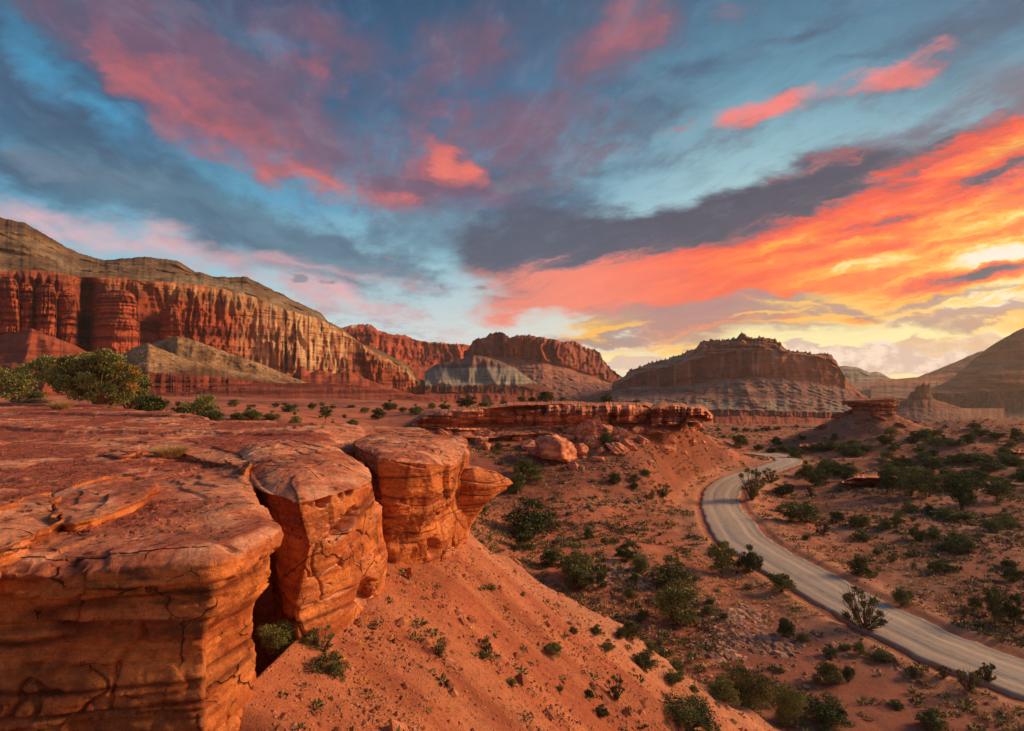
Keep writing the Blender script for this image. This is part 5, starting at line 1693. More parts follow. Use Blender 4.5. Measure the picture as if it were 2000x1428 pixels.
# ------------------------------------------------------------------ plants
def leaf_mat(name, a, b, rough=0.75):
    m = bpy.data.materials.new(name)
    m.use_nodes = True
    nt = m.node_tree
    bs = nt.nodes['Principled BSDF']
    N = NT(nt)
    oi = N.new('ShaderNodeObjectInfo')
    geo = N.new('ShaderNodeNewGeometry')
    n = N.noise(geo.outputs['Position'], 1.6, 3, 0.6)
    f = N.math('ADD', N.math('MULTIPLY', n, 0.9), N.math('MULTIPLY', N.math('SUBTRACT', oi.outputs['Random'], 0.5), 0.55))
    f = N.math('ADD', f, N.math('MULTIPLY', N.math('SUBTRACT', geo.outputs['Random Per Island'], 0.5), 0.5))
    col = N.mix(N.sstep(f, 0.2, 0.75), a, b)
    nt.links.new(col, bs.inputs['Base Color'])
    bs.inputs['Roughness'].default_value = rough
    bs.inputs['Specular IOR Level'].default_value = 0.15
    return m


M_leaf = leaf_mat('juniper_leaf', lin((74, 84, 50)), lin((142, 142, 86)))
M_sage = leaf_mat('sage_leaf', lin((86, 84, 62)), lin((138, 126, 92)))
M_dry = leaf_mat('dry_leaf', lin((130, 98, 46)), lin((170, 124, 56)))
M_straw = leaf_mat('straw', lin((176, 140, 92)), lin((222, 186, 130)))
M_bark = leaf_mat('bark', lin((86, 62, 48)), lin((150, 112, 86)))
M_twig = leaf_mat('twig', lin((84, 64, 52)), lin((128, 104, 86)))


def leaf_quads(C_, nrm, size, rng, asp=1.9, jit=0.6):
    """rhombic sprays at points C_ with outward directions nrm"""
    n = len(C_)
    d = nrm + rng.normal(size=(n, 3)) * jit
    d /= np.linalg.norm(d, axis=1)[:, None] + 1e-9
    r = rng.normal(size=(n, 3))
    s = np.cross(d, r); s /= np.linalg.norm(s, axis=1)[:, None] + 1e-9
    L = (size * rng.uniform(0.6, 1.35, n))[:, None]
    a = C_ - d * L * 0.5
    b = C_ + d * L * 0.5
    w = s * L / asp * 0.5
    V = np.stack([a, C_ - w, b, C_ + w], 1).reshape(-1, 3)
    F = np.arange(4 * n).reshape(-1, 4)
    return V, F


def lobes_cloud(lobes, n, size, rng, fill=0.5, squash=0.85):
    lobes = np.array(lobes, float)
    p = lobes[:, 3] ** 2
    k = rng.choice(len(lobes), n, p=p / p.sum())
    v = rng.normal(size=(n, 3)); v /= np.linalg.norm(v, axis=1)[:, None]
    v[:, 2] = np.where(rng.random(n) < 0.35, np.abs(v[:, 2]), v[:, 2])
    rr = lobes[k, 3] * (fill + (1.12 - fill) * rng.random(n) ** 0.6)
    # ragged edge
    rr *= 0.85 + 0.35 * pn(v[:, 0] * 2.5 + k, v[:, 1] * 2.5, v[:, 2] * 2.5)
    Cc = lobes[k, :3] + v * rr[:, None] * np.array([1, 1, squash])
    return leaf_quads(Cc, v + np.array([0, 0, 0.45]), size, rng)


def tube(path, rad, sides=6):
    path = np.array(path, float)
    n = len(path)
    t = np.gradient(path, axis=0)
    t /= np.linalg.norm(t, axis=1)[:, None] + 1e-9
    ref = np.array([0.31, 0.17, 0.93]) if abs(t[0][2]) < .9 else np.array([1.0, .1, 0])
    s = np.cross(t, ref); s /= np.linalg.norm(s, axis=1)[:, None] + 1e-9
    u = np.cross(t, s)
    a = np.linspace(0, 2 * math.pi, sides, endpoint=False)
    V = path[:, None] + (s[:, None] * np.cos(a)[None, :, None] + u[:, None] * np.sin(a)[None, :, None]) * np.array(rad)[:, None, None]
    return V.reshape(-1, 3), grid_faces(n, sides, True)


def join(parts):
    V, F, o = [], [], 0
    for v, f in parts:
        V.append(v); F.append(f + o); o += len(v)
    return np.vstack(V), np.vstack(F)


def limb(a, b, r0, r1, rng, n=7, bend=0.18):
    a, b = np.array(a, float), np.array(b, float)
    t = np.linspace(0, 1, n)[:, None]
    L = np.linalg.norm(b - a)
    off = np.cumsum(rng.normal(size=(n, 3)) * bend * L / n, 0)
    off -= off[0] + (off[-1] - off[0]) * t
    p = a * (1 - t) + b * t + off
    p[:, 2] += -0.10 * L * np.sin(t[:, 0] * math.pi) * 0.5
    return tube(p, r0 + (r1 - r0) * t[:, 0], 6), p


def make_shrub(seed, form, n, leaf):
    rng = np.random.default_rng(seed)
    lob = []
    if form == 'round':
        for i in range(18):
            a, r = rng.uniform(0, 6.28), 0.36 * rng.random() ** .5
            h = rng.uniform(0.10, 0.86) * (1 - 0.8 * r)
            lob.append((r * math.cos(a), r * math.sin(a), h, rng.uniform(.12, .19)))
        lob += [(0, 0, .3, .34), (0.05, 0, .55, .26)]
    elif form == 'spread':
        for i in range(28):
            a, r = rng.uniform(0, 6.28), 0.42 * rng.random() ** .5
            lob.append((r * math.cos(a), r * math.sin(a), rng.uniform(.1, .9) * (1 - .9 * r * r * 3), rng.uniform(.08, .15)))
        lob += [(0.12, 0, .32, .26), (-.15, .05, .28, .26), (0, -.1, .4, .24)]
    elif form == 'tree':
        for i in range(28):
            a, r = rng.uniform(0, 6.28), 0.38 * rng.random() ** .5
            lob.append((r * math.cos(a), r * math.sin(a), rng.uniform(.22, .92) * (1 - .5 * r), rng.uniform(.09, .15)))
        lob += [(0.05, 0, .5, .26), (-.1, 0, .35, .2)]
    else:  # twiggy
        for i in range(30):
            a, r = rng.uniform(0, 6.28), 0.42 * rng.random() ** .5
            lob.append((r * math.cos(a), r * math.sin(a), rng.uniform(.15, .95) * (1 - .4 * r), rng.uniform(.06, .12)))
    V, F = lobes_cloud(lob, n, leaf, rng, fill=.35 if form != 'twiggy' else .1)
    V[:, 2] = np.maximum(V[:, 2], 0.0)
    if form == 'round':
        k = rng.choice(len(lob), 5)
    tw = []
    nb = {'round': 7, 'spread': 10, 'tree': 12, 'twiggy': 26}[form]
    base = np.array([0, 0, -0.03])
    stem_top = np.array([rng.normal() * .03, rng.normal() * .03, .28 if form == 'tree' else .08])
    (tv, tf), _ = limb(base, stem_top, .045, .035, rng, 4)
    tw.append((tv, tf))
    for i in range(nb):
        l = lob[i % len(lob)]
        (tv, tf), p = limb(stem_top if form == 'tree' else base, l[:3], .022, .006, rng, 6)
        tw.append((tv, tf))
        if form == 'twiggy':
            for j in range(5):
                e = p[-1] + rng.normal(size=3) * .09 + np.array([0, 0, .05])
                (tv, tf), _ = limb(p[rng.integers(2, 6)], e, .008, .003, rng, 4)
                tw.append((tv, tf))
    return (V, F), join(tw)


SHRUBS = {}
for _i, (_form, _n, _leaf, _cnt) in enumerate([('round', 5200, .05, 4), ('spread', 6000, .045, 4), ('tree', 5200, .047, 3), ('twiggy', 3600, .04, 3)]):
    for _k in range(_cnt):
        (_v, _f), (_tv, _tf) = make_shrub(100 * _i + _k, _form, _n, _leaf)
        SHRUBS[(_form, _k)] = (mesh_np('foliage', _v, _f, M_leaf, smooth=False), mesh_np('stems', _tv, _tf, M_twig))
for _k in range(3):        # finer leaves for the ones that stand near
    (_v, _f), (_tv, _tf) = make_shrub(500 + _k, 'round' if _k < 2 else 'spread', 12000, .030)
    SHRUBS[('fine', _k)] = (mesh_np('foliage', _v, _f, M_leaf, smooth=False), mesh_np('stems', _tv, _tf, M_twig))
# small one-piece shrubs: leaves and twigs in one mesh
SMALL = []
for _k in range(4):
    (_v, _f), (_tv, _tf) = make_shrub(700 + _k, 'round' if _k < 2 else 'spread', 1100, .085)
    _V, _F = join([(_v, _f), (_tv, _tf)])
    SMALL.append(mesh_np('small_shrub', _V, _F, smooth=False, mats=[M_leaf, M_twig], mi=np.r_[np.zeros(len(_f)), np.ones(len(_tf))]))
SAGE = []
for _k in range(3):
    (_v, _f), (_tv, _tf) = make_shrub(800 + _k, 'round', 1400, .07)
    _V, _F = join([(_v, _f), (_tv, _tf)])
    SAGE.append(mesh_np('sage_shrub', _V, _F, smooth=False, mats=[M_sage, M_twig], mi=np.r_[np.zeros(len(_f)), np.ones(len(_tf))]))

# forms: r round, s spreading, t small tree, w twiggy, g grey sage, f near with fine leaves
_T = """1040 1057 119 70 s|large spreading juniper bush between the beak rock and the road
1023 1077 45 36 r
1005 1079 18 14 r
1077 1112 50 34 r
1124 1140 80 66 s|dense dark thicket at the brow of the talus, tallest of its clump
1135 1158 60 42 r|rounded grey-green bush bulging at the lower front of the dark thicket
1175 1154 24 40 r
1151 1055 22 22 r
1183 1067 22 16 r
1203 1062 20 10 s
1232 1072 32 14 s
1224 1100 42 30 s
1254 1122 38 33 r
1240 1139 18 20 r
1232 1172 24 22 r
1319 1155 75 54 s|olive juniper directly behind the biggest round juniper
1326 1228 92 82 r|biggest round juniper in the middle of the lower flat
1386 1206 28 22 r
1389 1184 20 14 r
1416 1127 58 58 t|small upright juniper with a bare trunk close to the road's near edge
1470 1124 55 50 s|pair-forming dark bush right beside the small upright juniper
1259 1213 24 20 r
1236 1257 42 38 r
1216 1254 24 22 r
1165 1244 24 20 s
1188 1277 30 24 s
1274 1277 28 19 s
1262 1317 54 36 s
1319 1341 40 28 s
1324 1314 32 18 s
1358 1357 20 14 r
1082 1289 36 27 r|lone dark round bush in the middle of the talus slope
1205 1371 36 42 w|bristly upright shrub on the lower talus slope
952 1278 24 28 w
943 1290 30 12 s
857 1285 28 34 w
1021 1167 13 10 r
999 1342 22 14 s
1357 1446 116 62 f|dark juniper crown cut off by the bottom edge of the picture
1176 1408 30 24 s
1152 1368 20 16 r
1120 1240 20 18 r
958 1155 20 12 s
1095 1354 18 14 s
1482 1402 95 98 f|tall bushy juniper beneath the brow of the talus, tallest near the bottom
1418 1382 58 46 s|grey-green bush leaning on the left of the tall bushy juniper
1553 1430 74 82 f|broad juniper against the right side of the tall bushy juniper
1630 1432 84 50 s|low spreading juniper at the bottom edge, right of the broad juniper
1533 1162 52 40 r|solid green bush standing against the near edge of the road
1703 1241 74 74 w|sparse twiggy tree overlapping the near edge of the road
1540 1252 38 44 r
1573 1258 28 18 r
1628 1289 34 22 s
1685 1283 26 24 r
1659 1274 26 11 s
1727 1295 44 16 s
1630 1344 46 44 r|rounded olive bush, larger of a pair in the open lower flat
1663 1337 27 33 r|narrower bush tucked against the rounded olive bush
1598 1336 20 15 s
1793 1328 26 25 g
1850 1329 24 24 w
1904 1362 42 44 w|thin grey bush at the road's near edge, left of a pair
1937 1342 38 40 w|bare twiggy bush at the road's near edge, right of a pair
1758 1389 27 16 s
1829 1434 52 38 s|dark bush at the bottom edge below the road's last stretch
1773 1188 40 36 r|lone bush just beyond the far edge of the road
1688 1130 40 42 r|upright rounded bush in the open beyond the road
1912 1195 27 28 r
1888 1208 16 24 w
1957 1228 46 68 t|tall thin-leaved bush at the right edge beyond the road
1992 1232 34 56 t|bush half cut off by the right edge beyond the road
1990 1140 34 30 r
1798 1058 36 32 s
1832 1056 32 26 s
1887 1082 82 38 s|long dense hedge-like thicket in the right half beyond the road
1693 1060 38 17 s
1578 1057 19 11 r
1585 1026 82 54 s|wide leafy juniper inside the road's bend
1640 1024 30 25 r
1612 1050 28 24 w
1690 1034 44 32 s
1535 972 44 27 s|low dense bush right of the gnarled half-bare tree
1476 983 52 60 w|gnarled half-bare tree on the inner edge of the road's bend
1510 947 32 26 w|small twisted tree behind the gnarled half-bare tree
1586 971 18 17 w
1525 1002 24 15 g
1547 1024 15 12 r
1581 935 36 30 s
1604 952 50 40 s
1660 943 26 24 r
1676 944 12 11 r
1640 962 16 8 r
1622 925 40 30 s
1655 928 40 24 s
1742 968 44 48 t|left tree of the dark juniper group on the right flat
1795 975 64 58 t|largest tree of the dark juniper group on the right flat
1826 975 44 48 t|right tree of the dark juniper group, with two visible trunks
1783 1004 28 24 s
1822 1010 24 24 r
1897 1000 66 58 t|open-crowned tree standing above a low dark thicket
1880 1022 84 26 s|low dark thicket at the foot of the open-crowned tree
1950 1042 40 30 s
1985 1036 44 30 s
1968 985 62 46 t
1870 950 60 28 s
1918 946 40 20 s
1955 932 62 24 s
1735 1036 24 22 s
1760 1036 28 32 t
1855 1122 48 22 s
1790 1113 15 13 r
1747 1100 20 18 w
1718 1086 20 16 s
1975 1112 28 20 s
1915 1232 17 14 g
1416 1214 17 16 r
1527 1318 17 13 r
1449 880 32 30 r
1404 844 10 10 r
1415 858 10 11 r
1350 842 18 22 r
1520 872 24 17 r
1484 882 18 14 r
1512 886 24 14 s
1549 887 48 20 s
1556 897 28 24 s
1570 861 17 10 s
1633 860 15 12 r
1606 882 58 20 s
1660 880 50 17 s
1694 889 50 18 s
1735 874 38 25 s
1785 868 25 16 s
1812 858 26 18 r
1840 870 52 15 s
1849 838 11 9 r
1900 868 30 22 r
1907 840 25 14 s
1926 856 34 17 s
1956 861 32 17 s
1991 865 24 30 r
1902 910 36 25 s
1937 910 34 18 s
1980 912 44 26 s
1833 924 40 30 s
1742 897 30 17 s
1651 891 18 12 r
1753 920 38 24 s
1786 921 34 14 s
1437 843 18 8 s
1460 844 18 8 s
1480 845 14 7 s
1500 843 22 9 s
1520 841 16 8 s
1558 837 12 8 r
1020 935 40 42 s
1042 948 40 32 r
1010 972 42 52 s|deep green juniper peeking out behind the beak rock
1203 952 27 25 r
1240 946 19 16 r
1240 961 20 15 r
1264 937 19 16 r
1275 979 15 20 r
1298 978 36 24 w
1183 880 38 36 s|dark shrub among the fallen slabs right of the great boulder
1103 852 24 20 s
974 882 20 18 r
979 911 15 9 g
945 1006 20 17 r
920 1035 14 30 r
737 821 31 24 r
686 835 25 17 r
711 809 20 14 r
632 820 28 24 t
672 818 11 9 r
649 830 8 11 r
634 834 12 11 r
755 803 38 20 s
786 807 20 12 r
813 811 34 20 s
843 800 18 14 r
865 802 30 16 s
682 798 20 8 s
608 801 18 15 r
629 795 14 10 r
648 799 15 9 r
453 796 22 18 r
487 822 38 30 s
522 822 36 18 s
571 840 30 34 s
562 806 40 22 s
536 797 16 10 r
460 822 34 20 s"""
# with a depth of their own, because their feet are hidden from this side
_TD = """392 826 78 66 37 s|bushy pale-tipped juniper behind the plateau edge, right of the old juniper
412 834 62 40 33 s|low spreading bush in front of the pale-tipped juniper
345 830 44 44 36 s|shadowed shrub between the two round junipers behind the plateau
292 822 76 58 38 r|dense rounded juniper at the right foot of the old juniper
30 786 96 92 50 s|thick juniper at the left edge of the picture
70 783 26 20 50 r|small bush right of the thick juniper at the picture's left edge
60 792 62 16 43 g|low grey cushion shrub left of the old juniper's trunk
1065 786 34 25 97 r|tallest bush on top of the long ledge
1019 786 23 14 97 r|low bush on the long ledge, left of the tallest one
1039 786 16 13 98 r|tiny bush joined to the left side of the tallest one on the ledge
1099 786 18 13 97 r|small bush on the long ledge right of the tallest one
1184 788 33 19 98 s|spiky bush on the right half of the long ledge
1243 789 18 11 98 s|rightmost low bush on top of the long ledge
913 798 44 23 95 t|flat-topped little tree on the left half of the long ledge
946 796 24 16 96 s|bush joined to the right of the flat-topped little tree
982 792 18 10 97 s|faint low bush on the long ledge between the two groups
548 1282 88 76 9.6 f|green bush growing in the dark gap between the first two rim blocks
636 1342 80 66 9.0 f|grey-green bush at the top of the talus below the middle rim block
622 1280 62 48 9.6 w|dead twiggy bush at the foot of the middle rim block"""

LAND = [(1090, 880, 'the great boulder'), (1700, 790, 'the cap rock hill'), (1450, 985, 'the tightest road bend'), (1550, 905, 'the far road curve'), (1326, 1190, 'the biggest round juniper'), (1703, 1210, 'the sparse twiggy road tree'),
        (960, 940, 'the beak rock'), (1482, 1360, 'the tall bushy juniper'), (1795, 950, 'the dark juniper group'), (1887, 1065, 'the hedge-like thicket'), (1130, 1120, 'the dark talus thicket'), (1082, 1275, 'the lone talus bush'),
        (1340, 800, 'the end of the long ledge'), (1585, 1005, 'the wide leafy juniper'), (640, 1000, 'the middle rim block'), (737, 810, 'the left flat'), (498, 830, 'the far plateau lip'), (1897, 970, 'the open-crowned tree'), (1940, 1350, 'the bare road-edge bush'),
        (1040, 1030, 'the large spreading bush')]
_cnt = {}
_ORD = ['', 'second ', 'third ', 'fourth ', 'fifth ', 'sixth ', 'seventh ', 'eighth ', 'ninth ', 'tenth ', 'eleventh ', 'twelfth ']
_FN = {'r': 'rounded shrub', 's': 'spreading shrub', 't': 'small tree', 'w': 'twiggy shrub', 'g': 'grey sage', 'f': 'juniper'}


def auto_label(px, py, w, f):
    if abs(px - 737) < 150 and py < 845 and px < 890:
        name = 'the left flat'
        key = (name, f, 'x')
        size = 'tiny' if w < 13 else 'small' if w < 24 else 'larger'
        k = _cnt[key] = _cnt.get(key, 0) + 1
        return '%s green %s on the flat below the red benches, %sof its shape' % (size, _FN[f], _ORD[k - 1] if k > 1 else 'first ')
    b = min((math.hypot(px - a, (py - c) * 1.5), a, c, n) for a, c, n in LAND)
    dx, dy = px - b[1], (py - b[2]) * 1.5
    side = ('right of ' if dx > 0 else 'left of ') if abs(dx) > abs(dy) else ('in front of ' if dy > 0 else 'beyond ')
    key = (b[3], side, f)
    k = _cnt[key] = _cnt.get(key, 0) + 1
    size = 'tiny' if w < 15 else 'small' if w < 26 else 'medium' if w < 42 else 'big'
    return '%s%s dark %s %s%s' % ((_ORD[k - 1] + 'nearest ') if k > 1 else 'nearest ', size, _FN[f], side, b[3])


def put_shrub(p, W, Hh, f, w_px, label, group, rng, parts=True):
    rz = rng.uniform(0, 6.28)
    sc = (W, W * rng.uniform(.85, 1.05), Hh)
    if f == 'g':
        o = link('sage_shrub', SAGE[rng.randrange(3)])
        o.location = p; o.scale = sc; o.rotation_euler = (0, 0, rz)
        tag(o, label, 'shrub', group)
        return
    if not parts:
        o = link('shrub', SMALL[rng.randrange(4)])
        o.location = p; o.scale = sc; o.rotation_euler = (0, 0, rz)
        tag(o, label, 'shrub', group)
        return
    form, n = {'r': ('round', 4), 's': ('spread', 4), 't': ('tree', 3), 'w': ('twiggy', 3), 'f': ('fine', 3)}[f]
    fo, st = SHRUBS[(form, rng.randrange(n))]
    nm = {'t': 'juniper_tree', 'f': 'juniper_bush', 'w': 'twiggy_shrub'}.get(f, 'juniper_shrub')
    e = bpy.data.objects.new(nm, None)
    C.objects.link(e)
    e.empty_display_size = 0.1
    e.location = p; e.scale = sc; e.rotation_euler = (0, 0, rz)
    tag(e, label, 'tree' if f == 't' else 'shrub', group)
    a = link('crown' if f == 't' else 'foliage', fo, e)
    b = link('trunk' if f == 't' else 'stems', st, e)


def plant_all():
    rng = random.Random(77)
    rows = []
    for l in _T.splitlines():
        a, _, lab = l.partition('|')
        q = a.split()
        rows.append([float(q[0]), float(q[1]), float(q[2]), float(q[3]), q[4], lab, None])
    lm = {n: (a, c) for a, c, n in LAND}
    # nearest first, so that the ordinals in the labels count outwards
    rows.sort(key=lambda r: min(math.hypot(r[0] - a, (r[1] - c) * 1.5) for a, c, n in LAND))
    for l in _TD.splitlines():
        a, _, lab = l.partition('|')
        q = a.split()
        rows.append([float(q[0]), float(q[1]), float(q[2]), float(q[3]), q[5], lab, float(q[4])])
    for px, py, w, h, f, lab, d in rows:
        if d is None:
            p = hit(px, py - 1.0, 6.0)
        else:
            p = at(px, py, d)
        s = p[1] / 1111.0
        W, Hh = w * s * 1.12, h * s * 1.15
        p = p + np.array([0, W * .3 if d is None else 0, 0])
        if d is None:
            p[2] = float(H(np.array([p[0]]), np.array([p[1]]))[0]) - 0.03
            # keep the photographed height although the foot moved back
        put_shrub(p, W, Hh, f, w, lab or auto_label(px, py, w, f), 'junipers and shrubs of the valley', rng, parts=w >= 16)
    # little dark shrubs sprinkled over the open ground
    k = 0
    PX = [r[0] for r in rows]
    while k < 95:
        px = rng.uniform(930, 2010)
        py = 860 + 540 * rng.random() ** 1.6
        p = hit(px, py, 6.0)
        D, _z = road_dist(p[0], p[1])
        if D[0] < 4.2 or (talus_h(p[0], p[1]) > p[2] - .5 and rng.random() < .6):
            continue
        if pn(p[0] * .06, p[1] * .06, 3.3) < -0.1:
            continue
        w = rng.uniform(.35, .9)
        k += 1
        put_shrub(p - np.array([0, 0, .03]), w, w * rng.uniform(.5, .8), 'g' if rng.random() < .3 else 'r', 8, 'knee-high shrub sprinkled over the open red ground', 'knee-high shrubs on open ground', rng, parts=False)


plant_all()


def crowded_flat():
    """the crowded junipers of the flat at the far right"""
    rng = random.Random(9)
    for i in range(64):
        px = rng.uniform(1600, 2080)
        py = 850 + 110 * rng.random()
        if px < 1700 and py > 930:
            continue
        p = hit(px, py, 60.0)
        D, _z = road_dist(p[0], p[1])
        if D[0] < 6:
            continue
        W = rng.uniform(2.0, 4.4)
        put_shrub(p - np.array([0, 0, .03]), W, W * rng.uniform(.45, .75), rng.choice('rsst'), 20, 'dark green bush in the crowded scrub beyond the road, by the layered ledges', 'crowded bushes of the juniper flat', rng)


crowded_flat()


# ---- the old juniper on the plateau edge
def old_juniper():
    rng = np.random.default_rng(42)
    d0 = 42.0
    s = d0 / 1111.0
    base = at(197, 802, d0)
    e = bpy.data.objects.new('juniper_tree', None)
    C.objects.link(e)
    e.location = base
    tag(e, 'old wide-crowned juniper with a twisted pale trunk on the far edge of the plateau', 'tree')

    def q(px, py, dy):
        return at(px, py, d0 + dy) - base
    lobs = [(72, 714, 13), (92, 708, 14), (84, 724, 10), (112, 712, 15), (108, 730, 13), (98, 744, 9), (130, 722, 17), (140, 706, 14), (126, 746, 13), (150, 738, 17), (160, 716, 18), (172, 702, 15), (150, 758, 13), (178, 728, 20),
            (190, 708, 18), (204, 694, 13), (210, 712, 18), (226, 704, 14), (200, 742, 20), (176, 756, 16), (222, 728, 18), (242, 722, 14), (226, 750, 17), (246, 742, 15), (236, 766, 12), (262, 736, 12), (258, 722, 9), (216, 764, 10), (140, 772, 8), (255, 760, 12), (120, 758, 12), (158, 772, 12), (178, 776, 10), (138, 740, 15), (110, 745, 12), (168, 744, 16), (208, 760, 14), (232, 780, 12), (248, 775, 12), (218, 784, 10), (80, 735, 10)]
    L = [tuple(q(a, b, rng.uniform(-1.5, 1.5))) + (r * s * 1.25,) for a, b, r in lobs]
    V, F = lobes_cloud(L, 34000, 0.16, rng, fill=.4)
    link('crown', mesh_np('crown', V, F, M_leaf, smooth=False), e)
    D = [tuple(q(a, b, rng.uniform(-1.6, -.6))) + (r * s * 1.2,) for a, b, r in [(262, 722, 9), (256, 748, 9), (264, 760, 8), (234, 716, 8), (248, 766, 9), (270, 732, 7)]]
    V, F = lobes_cloud(D, 700, 0.15, rng, fill=.3)
    dd = link('dry_foliage', mesh_np('dry_foliage', V, F, M_dry, smooth=False), e)
    dd['label'] = 'yellowing sprays on the right side of the crown'
    parts = []
    r1 = []
    tp = [q(197, 806, 0), q(193, 797, -.1), q(198, 786, .1), q(194, 774, 0), q(190, 762, .1)]
    for k in range(3):       # twisted strands of the trunk
        off = [np.array([math.cos(a), math.sin(a), 0]) * .13 for a in np.linspace(0, 3.2, 5) + k * 2.1]
        parts.append(tube(_catmull([a + b for a, b in zip(tp, off)], 5), np.linspace(.24, .15, 21), 10))
    (tv, tf), _ = limb(q(196, 800, .2), q(178, 770, .3), .2, .12, rng, 8)
    parts.append((tv, tf))
    for a, b, r in lobs:
        st = tp[4] if rng.random() < .6 else tp[3]
        if a < 130:
            st = q(160, 752, 0)
        (tv, tf), _ = limb(st, q(a, b, rng.uniform(-1, 1)), .07, .02, rng, 8, .25)
        parts.append((tv, tf))
    (tv, tf), _ = limb(tp[4], q(158, 750, 0), .12, .08, rng, 8); parts.append((tv, tf))
    (tv, tf), _ = limb(tp[2], q(232, 768, -.2), .11, .05, rng, 9, .3); parts.append((tv, tf))
    V, F = join(parts)
    link('trunk', mesh_np('trunk', V, F, M_bark), e)
    # second, half hidden behind it
    e2 = bpy.data.objects.new('juniper_tree', None)
    C.objects.link(e2)
    b2_ = at(248, 800, 44.5)
    e2.location = b2_
    tag(e2, 'smaller juniper half hidden behind the right side of the old one', 'tree')
    qq = lambda px, py, dy: at(px, py, 44.5 + dy) - b2_
    L = [tuple(qq(a, b, rng.uniform(-1, 1))) + (r * s * 1.2,) for a, b, r in [(262, 730, 13), (276, 742, 13), (284, 752, 10), (268, 758, 14), (250, 770, 14), (276, 772, 13), (240, 780, 12), (262, 786, 12)]]
    V, F = lobes_cloud(L, 7000, 0.17, rng, fill=.4)
    link('crown', mesh_np('crown', V, F, M_leaf, smooth=False), e2)
    pp = [limb(qq(248, 803, 0), l[:3], .1, .03, rng, 7)[0] for l in L]
    V, F = join(pp)
    link('trunk', mesh_np('trunk', V, F, M_bark), e2)


old_juniper()


# ---- the dry clump on the slab
def grass_clump(px, py, w, name, label, mat, n=2600, hfac=.42, d=None):
    x, y, z = ray(px, py)
    dd = 10.0
    for _ in range(40):
        dd = .5 * dd + .5 * (ztop(np.array([x / y * dd]), np.array([dd]))[0] - CAMZ) / (z / y)
    p = at(px, py, dd)
    W = w * dd / 1111.0
    rng = np.random.default_rng(int(px))
    a = rng.uniform(0, 6.28, n); r = W * .34 * rng.random(n) ** .5
    base = np.c_[r * np.cos(a), r * np.sin(a) * .8, np.zeros(n)]
    lean = np.c_[np.cos(a), np.sin(a), np.zeros(n)] * (r / W * 1.6)[:, None] + rng.normal(size=(n, 3)) * .28
    lean[:, 2] = 1.0
    lean /= np.linalg.norm(lean, axis=1)[:, None]
    Ln = W * hfac * rng.uniform(.55, 1.15, n)
    mid = base + lean * (Ln * .55)[:, None]
    tip = base + lean * Ln[:, None] + np.c_[np.cos(a), np.sin(a), -np.ones(n) * .6] * (Ln * .22)[:, None]
    sd = np.cross(lean, rng.normal(size=(n, 3))); sd /= np.linalg.norm(sd, axis=1)[:, None]
    wd = sd * W * .006
    V = np.stack([base - wd, base + wd, mid + wd, mid - wd, tip], 1).reshape(-1, 3)
    i = np.arange(n)[:, None] * 5
    F = np.vstack([i + np.array([[0, 1, 2, 3]]), i + np.array([[3, 2, 4, 4]])])
    F = np.vstack([i + np.array([[0, 1, 2, 3]])])
    T = i + np.array([[3, 2, 4]])
    V2 = V.copy()
    # tips as separate quads (degenerate-free): split the top triangle at its base
    mt = (V[T[:, 0]] + V[T[:, 1]]) / 2
    V = np.vstack([V, mt])
    F2 = np.c_[T[:, 0], len(V2) + np.arange(n), T[:, 1], T[:, 2]]
    o = link(name, mesh_np(name, V, np.vstack([F, F2]), mat, smooth=False))
    o.location = p
    tag(o, label, 'grass clump')


grass_clump(331, 893, 62, 'grass_clump', 'dry straw-coloured bunch of grass on the open plateau', M_straw)
grass_clump(118, 800, 40, 'grass_clump', 'spiky grass clump below the crown of the old juniper', M_straw, 800, .5)


# ---- ground cover that nobody could count
def tufts(name, P, size, mat, seed, k=16, hgt=.7, mat2=None):
    rng = np.random.default_rng(seed)
    n = len(P)
    c = np.repeat(P, k, 0); s = np.repeat(size, k)
    v = rng.normal(size=(n * k, 3)); v[:, 2] = np.abs(v[:, 2]) * hgt
    v /= np.linalg.norm(v, axis=1)[:, None]
    Cc = c + v * (s * rng.uniform(.25, .55, n * k))[:, None]
    V, F = leaf_quads(Cc, v, s * .42, rng, 3.0, .35)
    o = link(name, mesh_np(name, V, F, mat, smooth=False))
    tag(o, kind='stuff')
    return o


def scatter(n, seed, x0=920, x1=2080, y0=850, y1=1445, pw=1.3, dens=None, road=3.6):
    rng = np.random.default_rng(seed)
    d = np.exp(rng.uniform(math.log(12), math.log(230), n * 5))
    px = rng.uniform(x0, x1, n * 5)
    X = (px - 1000) / 1111 * d
    keep = rng.random(n * 5) < np.clip((d / 110.0) ** .35, .3, 1)
    D, _ = road_dist(X, d)
    keep &= D > road
    T = talus_h(X, d)
    Hh = H(X, d)
    keep &= (T < Hh - .3)
    keep &= ss(pn(X * .11, d * .11, seed * .37) + .45 * pn(X * .5, d * .5, 4), -.12, .22) > rng.random(n * 5)
    i = np.where(keep)[0][:n]
    return np.c_[X[i], d[i], Hh[i]], D[i], rng


P, D, rng = scatter(6500, 5)
tufts('grass', P, rng.uniform(.16, .5, len(P)) * (1 + P[:, 1] / 220), M_straw, 6)['label'] = 'pale dry tufts over the valley floor'
P, D, rng = scatter(6500, 9)
tufts('ground_cover', P, rng.uniform(.22, .6, len(P)) * (1 + P[:, 1] / 220), M_sage, 7)['label'] = 'grey low scrub over the valley floor'
P, D, rng = scatter(2600, 12)
tufts('undergrowth', P, rng.uniform(.22, .6, len(P)) * (1 + P[:, 1] / 220), M_leaf, 8, k=26)['label'] = 'dark green low scrub over the valley floor'


